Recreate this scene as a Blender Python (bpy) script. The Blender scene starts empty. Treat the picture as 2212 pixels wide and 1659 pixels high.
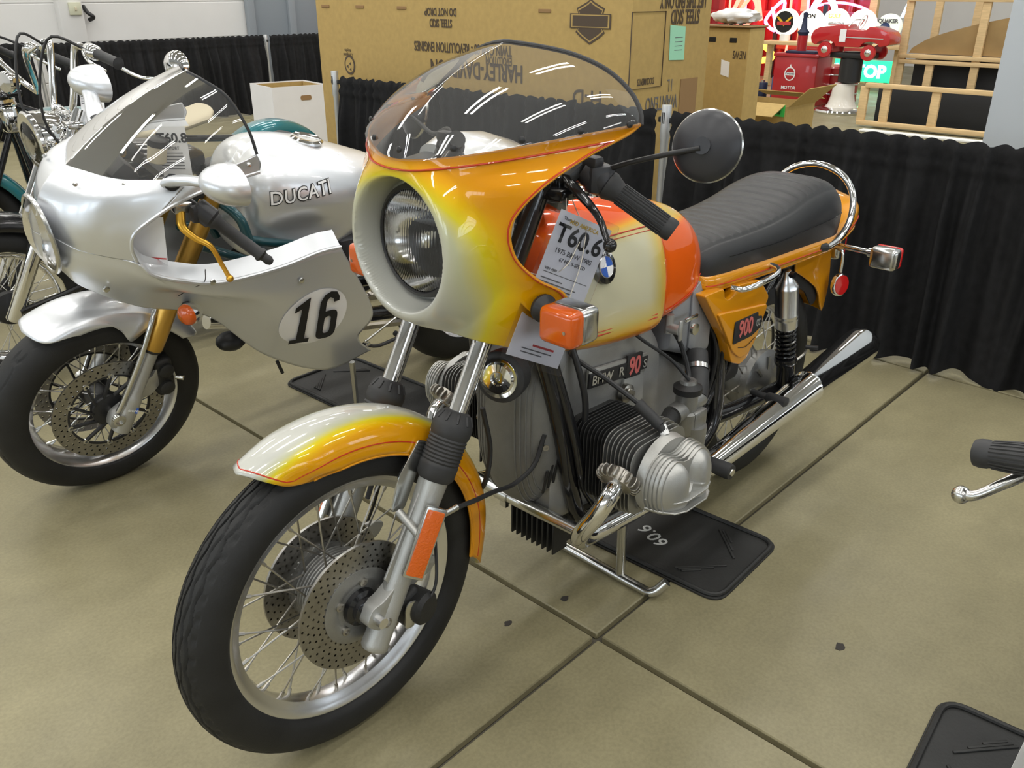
import bpy, bmesh, math, random
import numpy as np
from mathutils import Vector, Matrix
random.seed(7); rng = np.random.default_rng(7)
PI = math.pi; rad = math.radians
sc = bpy.context.scene; COL = sc.collection
# ---------------------------------------------------------------- camera
cam = bpy.data.cameras.new('camera'); co = bpy.data.objects.new('camera', cam); COL.objects.link(co)
YAW, PIT = 3.9259, .4304
fw = Vector((math.cos(YAW)*math.cos(PIT), math.sin(YAW)*math.cos(PIT), -math.sin(PIT)))
rt = Vector((math.sin(YAW), -math.cos(YAW), 0)); up = rt.cross(fw)
co.matrix_world = Matrix(((rt.x, up.x, -fw.x, 1.4494), (rt.y, up.y, -fw.y, 1.1807), (rt.z, up.z, -fw.z, 1.3805), (0, 0, 0, 1)))
cam.sensor_fit = 'HORIZONTAL'; cam.sensor_width = 36; cam.lens = 36*1860.3/2212; cam.clip_start = .02; cam.clip_end = 200
sc.camera = co
# ---------------------------------------------------------------- world and exposure
wd = bpy.data.worlds.new('hall_ambient'); sc.world = wd; wd.use_nodes = True
wd.node_tree.nodes['Background'].inputs[0].default_value = (.93, .95, 1, 1)
wd.node_tree.nodes['Background'].inputs[1].default_value = .12
vs = sc.view_settings; vs.view_transform = 'Standard'; vs.look = 'None'; vs.gamma = 1; vs.exposure = 0.0; vs.use_curve_mapping = False
LAMP_W = 56.0
PHI = .0297      # the hall is turned a little against the motorcycles
HALL = Matrix.Rotation(PHI, 4, 'Z')

# ---------------------------------------------------------------- mesh helpers: every shape is (verts, faces)
FR = Matrix.Identity(4)          # frame the next shapes are built in
def setfr(m=None):
    global FR
    FR = m if m is not None else Matrix.Identity(4)
def V3(p): return np.array(p, float)
def join(*gs):
    V, F, o = [], [], 0
    for g in gs:
        v, f = g[0], g[1]
        V.append(np.asarray(v, float).reshape(-1, 3)); F += [tuple(i+o for i in q) for q in f]; o += len(v)
    return np.concatenate(V), F
def xf(g, m):
    m = np.array(m); return np.asarray(g[0], float)@m[:3, :3].T+m[:3, 3], g[1]
def mir(g):     # mirror y, flip faces
    v = np.array(g[0], float); v[:, 1] *= -1; return v, [tuple(reversed(f)) for f in g[1]]
def both(g): return join(g, mir(g))
def basis(d):
    d = V3(d); d = d/np.linalg.norm(d); a = V3((0, 0, 1)) if abs(d[2]) < .9 else V3((1, 0, 0))
    u = np.cross(a, d); u /= np.linalg.norm(u); return u, np.cross(d, u), d
def lathe(prof, o=(0, 0, 0), d=(0, 1, 0), n=32, cap=True):
    """prof: (radius, height along d)"""
    u, v, w = basis(d); o = V3(o); V, F = [], []
    t = np.arange(n)*2*PI/n
    for r, h in prof:
        V.append(o+w*h+np.outer(np.cos(t), u)*r+np.outer(np.sin(t), v)*r)
    V = np.concatenate(V); m = len(prof)
    for i in range(m-1):
        for j in range(n):
            k = (j+1) % n; F.append((i*n+j, i*n+k, (i+1)*n+k, (i+1)*n+j))
    if cap:
        if prof[0][0] > 1e-5: F.append(tuple(reversed(range(n))))
        if prof[-1][0] > 1e-5: F.append(tuple(range((m-1)*n, m*n)))
    return V, F
def cyl(a, b, r, n=16, r2=None, bev=0):
    a, b = V3(a), V3(b); L = np.linalg.norm(b-a); r2 = r if r2 is None else r2
    pr = [(r, 0), (r2, L)] if not bev else [(r-bev, 0), (r, bev), (r2, L-bev), (r2-bev, L)]
    return lathe(pr, a, b-a, n)
def smooth(pts, n=8):
    P = [V3(p) for p in pts]
    if len(P) < 3: return P
    out = []
    for i in range(len(P)-1):
        p0 = P[i-1] if i else 2*P[0]-P[1]; p3 = P[i+2] if i+2 < len(P) else 2*P[-1]-P[-2]; p1, p2 = P[i], P[i+1]
        for t in np.arange(n)/n:
            out.append(.5*((2*p1)+(p2-p0)*t+(2*p0-5*p1+4*p2-p3)*t*t+(3*p1-p0-3*p2+p3)*t**3))
    return out+[P[-1]]
def tube(pts, r=.01, n=10, sm=6, cap=True, flat=1.0):
    """sweep; r a number or list per key point; flat squashes the second axis"""
    K = [V3(p) for p in pts]; rr = [r]*len(K) if np.isscalar(r) else list(r)
    if sm and len(K) > 2:
        Q = smooth([np.append(k, a) for k, a in zip(K, rr)], sm); K = [q[:3] for q in Q]; rr = [q[3] for q in Q]
    V, F = [], []; u0 = None
    for i, p in enumerate(K):
        d = K[min(i+1, len(K)-1)]-K[max(i-1, 0)]; d = d/(np.linalg.norm(d)+1e-12)
        if u0 is None: u0 = basis(d)[0]
        u = u0-d*(u0@d); u /= np.linalg.norm(u); v = np.cross(d, u); u0 = u
        t = np.arange(n)*2*PI/n
        V.append(p+np.outer(np.cos(t), u)*rr[i]+np.outer(np.sin(t), v)*rr[i]*flat)
    m = len(K)
    for i in range(m-1):
        for j in range(n):
            k = (j+1) % n; F.append((i*n+j, i*n+k, (i+1)*n+k, (i+1)*n+j))
    if cap: F += [tuple(reversed(range(n))), tuple(range((m-1)*n, m*n))]
    return np.concatenate(V), F
def grid(fn, nu, nv, closeu=False, closev=False, flip=False):
    V = [fn(i/(nu if closeu else nu-1), j/(nv if closev else nv-1)) for i in range(nu) for j in range(nv)]
    F = []
    for i in range(nu if closeu else nu-1):
        for j in range(nv if closev else nv-1):
            a, b = (i+1) % nu, (j+1) % nv; q = (i*nv+j, a*nv+j, a*nv+b, i*nv+b); F.append(q[::-1] if flip else q)
    return np.array(V, float), F
def loft(rings, caps=True, closed=True):
    n = len(rings[0]); V = np.concatenate([np.asarray(r, float) for r in rings]); F = []
    for i in range(len(rings)-1):
        for j in range(n if closed else n-1):
            k = (j+1) % n; F.append((i*n+j, i*n+k, (i+1)*n+k, (i+1)*n+j))
    if caps: F += [tuple(reversed(range(n))), tuple(range((len(rings)-1)*n, len(rings)*n))]
    return V, F
def frombm(bm):
    bm.verts.ensure_lookup_table(); bm.verts.index_update()
    g = np.array([v.co[:] for v in bm.verts]), [tuple(v.index for v in f.verts) for f in bm.faces]; bm.free(); return g
def box(c, s, bev=0, seg=2, R=None):
    bm = bmesh.new(); bmesh.ops.create_cube(bm, size=1); bmesh.ops.scale(bm, vec=s, verts=bm.verts)
    if bev: bmesh.ops.bevel(bm, geom=bm.edges[:], offset=bev, segments=seg, profile=.5, affect='EDGES')
    g = frombm(bm); m = Matrix.Translation(c)@(R.to_4x4() if R else Matrix.Identity(4)); return xf(g, m)
def bar(a, b, w, h, bev=0, roll=0):
    """box beam from a to b"""
    a, b = V3(a), V3(b); u, v, d = basis(b-a); L = np.linalg.norm(b-a)
    m = np.eye(4); c, s = math.cos(roll), math.sin(roll)
    m[:3, 0] = u*c+v*s; m[:3, 1] = v*c-u*s; m[:3, 2] = d; m[:3, 3] = (a+b)/2
    return xf(box((0, 0, 0), (w, h, L), bev), m)
def prism(poly, depth, o=(0, 0, 0), u=(1, 0, 0), v=(0, 0, 1), bev=0, seg=2):
    """2D outline in the u,v plane, thick along u x v, centred"""
    bm = bmesh.new(); u, v, o = V3(u), V3(v), V3(o); w = np.cross(u, v); w /= np.linalg.norm(w)
    vs_ = [bm.verts.new(o+u*p[0]+v*p[1]-w*depth/2) for p in poly]
    f = bm.faces.new(vs_); e = bmesh.ops.extrude_face_region(bm, geom=[f])
    bmesh.ops.translate(bm, vec=w*depth, verts=[x for x in e['geom'] if isinstance(x, bmesh.types.BMVert)])
    bmesh.ops.recalc_face_normals(bm, faces=bm.faces)
    if bev:
        es = [ed for ed in bm.edges if abs((V3(ed.verts[0].co)-V3(ed.verts[1].co))@w) < depth*.5]
        bmesh.ops.bevel(bm, geom=es, offset=bev, segments=seg, profile=.5, affect='EDGES', clamp_overlap=True)
    return frombm(bm)
def rpoly(pts, r, n=5):
    """round the corners of a 2D outline; r a number or per-corner list"""
    out = []; m = len(pts)
    for i in range(m):
        p, a, b = V3(pts[i]), V3(pts[i-1]), V3(pts[(i+1) % m]); ri = r[i] if not np.isscalar(r) else r
        da, db = a-p, b-p; la, lb = np.linalg.norm(da), np.linalg.norm(db); q = min(ri, la*.49, lb*.49)
        A, B = p+da/la*q, p+db/lb*q
        for t in np.arange(n+1)/n: out.append((1-t)**2*A+2*t*(1-t)*p+t*t*B)
    return out
def ellipse(rx, ry, n=24): return [(rx*math.cos(i*2*PI/n), ry*math.sin(i*2*PI/n)) for i in range(n)]
def sphere(c, r, n=16, sx=1, sy=1, sz=1):
    m = n//2; g = lathe([(math.sin(i*PI/m), -math.cos(i*PI/m)) for i in range(m+1)], (0, 0, 0), (0, 0, 1), n, False)
    v = g[0]*V3((sx, sy, sz))*r+V3(c); return v, g[1]
def lerpk(keys, t):
    """smooth (monotone-ish Hermite) interpolation of keys [(t, v...)]"""
    ts = [k[0] for k in keys]
    if t <= ts[0]: return np.array(keys[0][1:], float)
    if t >= ts[-1]: return np.array(keys[-1][1:], float)
    i = max(j for j in range(len(ts)) if ts[j] <= t); i = min(i, len(ts)-2)
    v = [np.array(k[1:], float) for k in keys]; h = ts[i+1]-ts[i]; s = (t-ts[i])/h
    d = lambda j: (v[j+1]-v[j-1])/(ts[j+1]-ts[j-1]) if 0 < j < len(ts)-1 else ((v[1]-v[0])/(ts[1]-ts[0]) if j == 0 else (v[-1]-v[-2])/(ts[-1]-ts[-2]))
    m0, m1 = d(i)*h, d(i+1)*h
    return (2*s**3-3*s*s+1)*v[i]+(s**3-2*s*s+s)*m0+(3*s*s-2*s**3)*v[i+1]+(s**3-s*s)*m1
def sstep(a, b, x):
    t = min(max((x-a)/(b-a), 0), 1); return t*t*(3-2*t)

# ---------------------------------------------------------------- object helpers
def thing(name, label, cat, loc=(0, 0, 0), group=None, fr=True):
    o = bpy.data.objects.new(name, None); COL.objects.link(o); o.empty_display_size = .05
    o.location = (FR@Vector(loc)) if fr else loc
    tag(o, label, cat, group); return o
def tag(o, label, cat=None, group=None):
    o['label'] = label
    if cat: o['category'] = cat
    if group: o['group'] = group
    return o
def place(o, M_, parent):
    if parent is not None:
        o.parent = parent; off = Vector((0, 0, 0)); p = parent
        M_ = Matrix.Translation(-wloc(parent))@M_
    o.matrix_basis = M_
def wloc(o):
    v = Vector((0, 0, 0))
    while o is not None: v = v+o.matrix_basis.translation; o = o.parent
    return v
def mk(name, g, mat, parent=None, ang=40, attr=None, label=None, cat=None, group=None, kind=None, weld=0):
    v = np.asarray(g[0], float); fm = np.array(FR); v = v@fm[:3, :3].T+fm[:3, 3]
    c = (v.min(0)+v.max(0))/2
    me = bpy.data.meshes.new(name); me.from_pydata((v-c).tolist(), [], [list(f) for f in g[1]])
    if isinstance(mat, (list, tuple)):
        for m_ in mat: me.materials.append(M[m_])
    else: me.materials.append(M[mat])
    if attr is not None:
        a = me.attributes.new('tone', 'FLOAT', 'POINT'); a.data.foreach_set('value', np.asarray(attr, float))
    if weld or (attr is None and len(g[1]) < 4000 and weld is not None):
        bm = bmesh.new(); bm.from_mesh(me)
        if weld: bmesh.ops.remove_doubles(bm, verts=bm.verts, dist=weld)
        bmesh.ops.recalc_face_normals(bm, faces=bm.faces); bm.to_mesh(me); bm.free()
    for p in me.polygons: p.use_smooth = True
    if ang < 180: me.set_sharp_from_angle(angle=rad(ang))
    me.update()
    o = bpy.data.objects.new(name, me); COL.objects.link(o)
    place(o, Matrix.Translation(c), parent)
    if label: tag(o, label, cat, group)
    if kind: o['kind'] = kind
    return o
def clone(o, M_, parent=None):
    """another piece with the same mesh; M_ is applied in world space after the piece's own place"""
    c = o.copy(); COL.objects.link(c); c.parent = None
    c.matrix_basis = M_@Matrix.Translation(wloc(o))@o.matrix_basis.to_3x3().to_4x4()
    if parent is not None: c.parent = parent; c.matrix_basis = Matrix.Translation(-wloc(parent))@c.matrix_basis
    return c
def finish(o, lv=1):
    m = o.modifiers.new('smooth', 'SUBSURF'); m.levels = lv; m.render_levels = lv; return o
def solid(o, t, off=-1):
    m = o.modifiers.new('shell', 'SOLIDIFY'); m.thickness = t; m.offset = off; return o
_tc = {}
def text(name, s, size, mat, parent, o, u, v, bold=0, ext=.0006, align='CENTER', shear=0, wid=1.0, warp=None, space=1.0):
    """flat lettering; o centre point, u reading direction, v up direction of the letters"""
    cu = bpy.data.curves.new('lettering', 'FONT'); cu.body = s; cu.size = size; cu.align_x = align; cu.align_y = 'CENTER'
    cu.extrude = ext; cu.offset = bold; cu.shear = shear; cu.space_character = space; cu.resolution_u = 3
    tmp = bpy.data.objects.new('t', cu); COL.objects.link(tmp)
    me = bpy.data.meshes.new_from_object(tmp); bpy.data.objects.remove(tmp); bpy.data.curves.remove(cu)
    co_ = np.zeros(len(me.vertices)*3); me.vertices.foreach_get('co', co_); co_ = co_.reshape(-1, 3); co_[:, 0] *= wid
    fs = [tuple(p.vertices) for p in me.polygons]; bpy.data.meshes.remove(me)
    if len(co_) == 0: return None
    if warp: P = np.array([warp(*c) for c in co_])
    else:
        u_, v_ = V3(u), V3(v); u_ /= np.linalg.norm(u_); v_ /= np.linalg.norm(v_); w_ = np.cross(u_, v_)
        P = V3(o)+co_[:, :1]*u_+co_[:, 1:2]*v_+co_[:, 2:]*w_
    return mk(name, (P, fs), mat, parent, ang=20, weld=None)
# ---------------------------------------------------------------- materials
M = {}
def mat(name, col=(.5, .5, .5), rough=.5, metal=0, coat=0, bump=0, bscale=200, var=0, vscale=8, spec=.5, emit=0, trans=0, ior=1.45, alpha=1, stretch=None, col2=None):
    m = bpy.data.materials.new(name); m.use_nodes = True; nt = m.node_tree; b = nt.nodes['Principled BSDF']; I = b.inputs
    I['Base Color'].default_value = (*col, 1); I['Roughness'].default_value = rough; I['Metallic'].default_value = metal
    I['Coat Weight'].default_value = coat; I['Coat Roughness'].default_value = .03; I['Specular IOR Level'].default_value = spec
    I['Transmission Weight'].default_value = trans; I['IOR'].default_value = ior; I['Alpha'].default_value = alpha
    if emit: I['Emission Color'].default_value = (*col, 1); I['Emission Strength'].default_value = emit
    N, L = nt.nodes, nt.links
    if bump or var:
        tc = N.new('ShaderNodeTexCoord'); src = tc.outputs['Object']
        if stretch:
            mp = N.new('ShaderNodeMapping'); mp.inputs['Scale'].default_value = stretch; L.new(src, mp.inputs[0]); src = mp.outputs[0]
    if var:
        n = N.new('ShaderNodeTexNoise'); n.inputs['Scale'].default_value = vscale; n.inputs['Detail'].default_value = 6; L.new(src, n.inputs['Vector'])
        r = N.new('ShaderNodeValToRGB'); e = r.color_ramp.elements; e[0].position = .3; e[1].position = .7
        c2 = col2 or tuple(min(1, c*(1+var)) for c in col); e[0].color = (*[c*(1-var) for c in col], 1); e[1].color = (*c2, 1)
        L.new(n.outputs['Fac'], r.inputs['Fac']); L.new(r.outputs[0], I['Base Color'])
    if bump:
        n2 = N.new('ShaderNodeTexNoise'); n2.inputs['Scale'].default_value = bscale; n2.inputs['Detail'].default_value = 3; L.new(src, n2.inputs['Vector'])
        bp = N.new('ShaderNodeBump'); bp.inputs['Strength'].default_value = bump; bp.inputs['Distance'].default_value = .002
        L.new(n2.outputs['Fac'], bp.inputs['Height']); L.new(bp.outputs[0], I['Normal'])
    M[name] = m; return m
def ramp_paint(name, stops, rough=.35, metal=.15, coat=1.0):
    """paint that fades between colours along the per-vertex value 'tone'"""
    m = mat(name, (.8, .8, .8), rough, metal, coat, spec=.1); nt = m.node_tree; N, L = nt.nodes, nt.links; b = N['Principled BSDF']
    a = N.new('ShaderNodeAttribute'); a.attribute_name = 'tone'; r = N.new('ShaderNodeValToRGB'); cr = r.color_ramp
    while len(cr.elements) < len(stops): cr.elements.new(.5)
    for e, (p, c) in zip(cr.elements, stops): e.position = p; e.color = (*c, 1)
    L.new(a.outputs['Fac'], r.inputs['Fac']); L.new(r.outputs[0], b.inputs['Base Color']); return m
def clear(name, tint=(.9, .9, .9), rough=.02, ior=1.49, mixb=0.0, haze=0.0):
    """thin clear sheet: tinted see-through with a Fresnel gloss"""
    m = bpy.data.materials.new(name); m.use_nodes = True; nt = m.node_tree; N, L = nt.nodes, nt.links; N.clear()
    out = N.new('ShaderNodeOutputMaterial'); t = N.new('ShaderNodeBsdfTransparent'); t.inputs[0].default_value = (*tint, 1)
    g = N.new('ShaderNodeBsdfGlossy'); g.inputs['Roughness'].default_value = rough; f = N.new('ShaderNodeFresnel'); f.inputs[0].default_value = ior
    mx = N.new('ShaderNodeMixShader'); L.new(f.outputs[0], mx.inputs[0]); src = t.outputs[0]
    if haze:
        d = N.new('ShaderNodeBsdfDiffuse'); d.inputs[0].default_value = (.8, .8, .8, 1); mh = N.new('ShaderNodeMixShader'); mh.inputs[0].default_value = haze
        L.new(t.outputs[0], mh.inputs[1]); L.new(d.outputs[0], mh.inputs[2]); src = mh.outputs[0]
    L.new(src, mx.inputs[1]); L.new(g.outputs[0], mx.inputs[2]); L.new(mx.outputs[0], out.inputs[0]); M[name] = m; return m
SILVER = (.50, .50, .455)
ramp_paint('smoke_paint', [(0, SILVER), (.2, (.50, .50, .31)), (.42, (.66, .55, .02)), (.60, (.74, .46, .003)), (.8, (.74, .34, .002)), (1, (.70, .27, .002))])
ramp_paint('tank_paint', [(0, (.60, .57, .40)), (.4, (.64, .50, .14)), (.65, (.82, .40, .01)), (.85, (.85, .15, .005)), (1, (.80, .09, .004))])
mat('orange_paint', (.70, .28, .003), .3, .1, 1, spec=.25); mat('stripe_red', (.50, .03, .008), .35, 0, .5)
mat('pearl', (.72, .74, .77), .36, .72, .8); mat('grey_paint', (.72, .74, .77), .36, .72, .8)
mat('silver_plastic', (.36, .37, .37), .45, .25)
mat('chrome', (.82, .82, .82), .06, 1); mat('chrome_dull', (.62, .62, .6), .22, 1); mat('polished', (.78, .78, .79), .26, 1)
mat('cast', (.33, .33, .32), .42, .85, bump=.25, bscale=500, var=.12, vscale=20); mat('cast_light', (.46, .46, .44), .42, .7, bump=.2, bscale=450, var=.1, vscale=12)
mat('cast_dark', (.20, .20, .195), .5, .55, bump=.2, bscale=450, var=.12, vscale=14); mat('cast_case', (.36, .36, .35), .45, .7, bump=.2, bscale=450, var=.12, vscale=12); mat('cast_grey', (.33, .34, .36), .5, .5, bump=.15, bscale=500, var=.1, vscale=15); mat('steel', (.42, .40, .36), .38, 1, var=.1, vscale=40)
mat('lens_real', (1, 1, 1), .03, trans=1, ior=1.32); mat('disc_steel', (.34, .33, .31), .35, 1, var=.12, vscale=30)
mat('rubber', (.013, .013, .013), .6, bump=.2, bscale=300, var=.25, vscale=14); mat('rubber_grey', (.030, .030, .031), .55, var=.2, vscale=30)
mat('black_gloss', (.010, .010, .011), .18, 0, .4); mat('black_satin', (.02, .02, .021), .42); mat('black_cast', (.016, .016, .016), .5, bump=.2, bscale=400)
mat('vinyl', (.020, .020, .021), .37, bump=.35, bscale=900, spec=.55); mat('black_plastic', (.03, .03, .034), .4)
mat('amber', (.75, .12, .008), .18, 0, .6, trans=.25); mat('amber_prism', (.62, .11, .006), .25, 0, .3, bump=.9, bscale=260); mat('red_lens', (.55, .012, .012), .15, 0, .8)
mat('gold', (.62, .36, .07), .35, .85, .2); mat('gold_anod', (.75, .42, .06), .28, .9)
mat('teal', (.018, .17, .20), .25, .2, .8); mat('teal_dark', (.012, .07, .085), .3, .2, .6)
mat('white', (.85, .85, .84), .5); mat('paper', (.93, .93, .95), .45, 0, .15); mat('ink', (.012, .012, .013), .6); mat('ink_grey', (.14, .14, .15), .6); mat('ink_red', (.6, .05, .05), .6)
mat('ink_brown', (.085, .06, .04), .7); mat('ink_yellow', (.8, .5, .02), .6); mat('blue', (.02, .10, .45), .4, 0, .4); mat('white_gloss', (.86, .86, .86), .3, 0, .5)
mat('badge_red', (.55, .13, .12), .45); mat('silver_line', (.7, .7, .7), .3, .8)
mat('string', (.75, .70, .60), .8); mat('fabric', (.011, .011, .012), .78, bump=.5, bscale=700, var=.3, vscale=30, spec=.3); mat('pole', (.55, .56, .57), .4, .6)
mat('cardboard', (.45, .31, .11), .85, var=.06, vscale=30, bump=.08, bscale=60); mat('cardboard_dark', (.30, .18, .08), .9); mat('white_card', (.78, .77, .78), .75, var=.02)
mat('mint', (.36, .72, .50), .7); mat('green_tape', (.06, .62, .12), .55); mat('wall_white', (.74, .73, .71), .7, var=.02, vscale=3, bump=.1, bscale=40); mat('ceiling_paint', (.42, .42, .42), .8); mat('wall_grey', (.30, .33, .36), .6)
mat('door_grey', (.26, .29, .32), .5); mat('column', (.60, .64, .68), .65, var=.01); mat('switch_box', (.6, .6, .45), .5); mat('timber', (.70, .50, .26), .7, var=.12, vscale=6, stretch=(1, 1, 8))
mat('plywood', (.34, .22, .09), .7, var=.12, vscale=4); mat('crate_red', (.42, .015, .02), .35, 0, .5); mat('car_red', (.52, .01, .015), .25, 0, 1); mat('cream', (.76, .72, .64), .3, 0, .6)
mat('navy', (.015, .022, .06), .5); mat('mat_rubber', (.022, .022, .021), .55, bump=.3, bscale=160, var=.25, vscale=9); mat('chalk', (.6, .6, .58), .8); mat('dark_joint', (.11, .10, .075), .9); mat('plastic_clear_edge', (.7, .7, .72), .2, trans=.6)
mat('reflector_silver', (.85, .85, .86), .10, 1); mat('tar', (.04, .035, .03), .8); mat('dark_block', (.02, .021, .023), .8, bump=.4, bscale=40); mat('oil_tin', (.05, .08, .2), .4); mat('beige', (.62, .55, .40), .6)
for nm, c, e in (('neon_red', (1, .12, .08), 6), ('neon_pink', (1, .16, .35), 5), ('neon_green', (.03, .75, .30), 1.6), ('neon_white', (.9, 1, 1), 5), ('neon_orange', (1, .45, .05), 3.5), ('neon_blue', (.35, .6, 1), 6), ('globe_white', (1, .95, .82), 1.5), ('globe_dim', (.9, .95, .8), .55)): mat(nm, c, .4, emit=e)
clear('screen_tint', (.86, .85, .82), .015, 1.5, haze=.05); clear('screen_edge', (.55, .55, .5), .1); clear('lens_glass', (.95, .95, .95), .04, 1.5, haze=.25); clear('glass', (.95, .95, .95), .03, 1.5); clear('sleeve', (.95, .95, .97), .08, 1.4)
def floor_mat():
    m = mat('concrete', (.3, .28, .2), .42, spec=.45); nt = m.node_tree; N, L = nt.nodes, nt.links; b = N['Principled BSDF']
    ge = N.new('ShaderNodeNewGeometry'); pos = ge.outputs['Position']
    def nz(s, d, ro=.55):
        n = N.new('ShaderNodeTexNoise'); n.inputs['Scale'].default_value = s; n.inputs['Detail'].default_value = d; n.inputs['Roughness'].default_value = ro; L.new(pos, n.inputs['Vector']); return n.outputs['Fac']
    def rmp(x, a, ca, b_, cb):
        r = N.new('ShaderNodeValToRGB'); e = r.color_ramp.elements; e[0].position = a; e[1].position = b_; e[0].color = (*ca, 1); e[1].color = (*cb, 1); L.new(x, r.inputs[0]); return r.outputs[0]
    def mul(a, c, f):
        mx = N.new('ShaderNodeMix'); mx.data_type = 'RGBA'; mx.blend_type = 'MULTIPLY'; mx.inputs[0].default_value = f; L.new(a, mx.inputs[6]); L.new(c, mx.inputs[7]); return mx.outputs[2]
    c = rmp(nz(.9, 5), .3, (.232, .205, .116), .72, (.310, .278, .166))
    c = mul(c, rmp(nz(7, 8, .7), .3, (.78, .78, .78), .7, (1.08, 1.08, 1.08)), .55)
    c = mul(c, rmp(nz(120, 3), .35, (.72, .72, .72), .65, (1.15, 1.15, 1.15)), .35)
    c = mul(c, rmp(nz(2.3, 9, .65), .58, (1, 1, 1), .8, (.62, .61, .6)), .6)
    L.new(c, b.inputs['Base Color']); rr = rmp(nz(3, 6), .3, (.34, .34, .34), .7, (.55, .55, .55)); L.new(rr, b.inputs['Roughness'])
    bp = N.new('ShaderNodeBump'); bp.inputs['Strength'].default_value = .12; bp.inputs['Distance'].default_value = .002; L.new(nz(90, 4), bp.inputs['Height']); L.new(bp.outputs[0], b.inputs['Normal'])
floor_mat()
# ================================================================ the hall
setfr(HALL)
HALLN = []
def struct(name, g, m, parent=None, ang=30):
    o = mk(name, g, m, parent, ang); 
    if parent is None: o['kind'] = 'structure'
    return o
fl = struct('floor', box((-5, -4, -.06), (36, 36, .08)), 'dark_joint')
# slabs with sawn joints between them; joints cross at (.19,.195)
AJ = [.19+2.1*i for i in (-4, -3, -2, -1, 0, 1)]; BJ = [.195+4.2*i for i in (-2, -1, 0, 1)]
def slab(a0, a1, b0, b1):
    g = .007; return box(((a0+a1)/2, (b0+b1)/2, -.01), (a1-a0-2*g, b1-b0-2*g, .02), .003, 1)
for i in range(len(AJ)-1):
    for j in range(len(BJ)-1): mk('slab', slab(AJ[i], AJ[i+1], BJ[j], BJ[j+1]), 'concrete', fl)
x0, x1, y0, y1 = AJ[0], AJ[-1], BJ[0], BJ[-1]
for q in ((-23, x0, -22, 14), (x1, 13, -22, 14), (x0, x1, -22, y0), (x0, x1, y1, 14)): mk('slab', slab(*q), 'concrete', fl)
# walls: painted block wall on the left with a pilaster and a grey door recess, far wall behind the signs
WB = -9.6
wl = struct('wall_left', box((-5, WB-.1, 3.3), (36, .2, 6.6)), 'wall_white')
for i in range(16): mk('block_course', box((-5, WB+.004, .21+i*.41), (36, .012, .396), .003, 1), 'wall_white', wl)
struct('wall_back', box((-17, -4, 3.3), (.2, 36, 6.6)), 'wall_white')
struct('ceiling', box((-5, -4, 6.7), (36, 36, .2)), 'ceiling_paint')
wf = struct('wall_front', box((13.1, -4, 3.3), (.2, 36, 6.6)), 'wall_white'); struct('wall_right_1', box((-5, 14.1, 3.3), (36, .2, 6.6)), 'wall_white')
mat('daylight', (.80, .90, 1), .4, emit=4.5)
for k in range(4):
    w_ = struct('window_%d' % (k+1), box((12.96, -10+5*k, 3.0), (.04, 3.4, 2.4)), 'daylight')
    for q in range(4): mk('window_bar', box((12.93, -10+5*k-1.2+.8*q, 3.0), (.05, .07, 2.4)), 'wall_grey', w_)
for k in range(4):  # unseen side windows, added to brighten the left-facing surfaces
    w_ = struct('window_%d' % (k+5), box((-9+5*k, 13.96, 3.0), (3.4, .04, 2.4)), 'daylight')
    for q in range(4): mk('window_bar', box((-9+5*k-1.2+.8*q, 13.93, 3.0), (.07, .05, 2.4)), 'wall_grey', w_)
def fluor(a, b, k):
    o = thing('ceiling_light', 'twin tube fluorescent fitting under the hall ceiling', 'light', (a, b, 6.4), 'fluorescent fittings')
    for s in (-1, 1):
        L_ = bpy.data.lights.new('tube_light', 'AREA'); L_.shape = 'RECTANGLE'; L_.size = 1.9; L_.size_y = .10; L_.energy = LAMP_W/2; L_.color = (1.0, .985, .95)
        lo = bpy.data.objects.new('tube_light', L_); COL.objects.link(lo); place(lo, Matrix.Translation(HALL@Vector((a, b+s*.13, 6.39)))@HALL, o)
    mk('housing', box((a, b, 6.44), (2.0, .46, .07), .01, 1), 'white', o)
for i in range(6):
    for j in range(6): fluor(6.5-3.3*i, 6.5-3.0*j, i*6+j)
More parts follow.
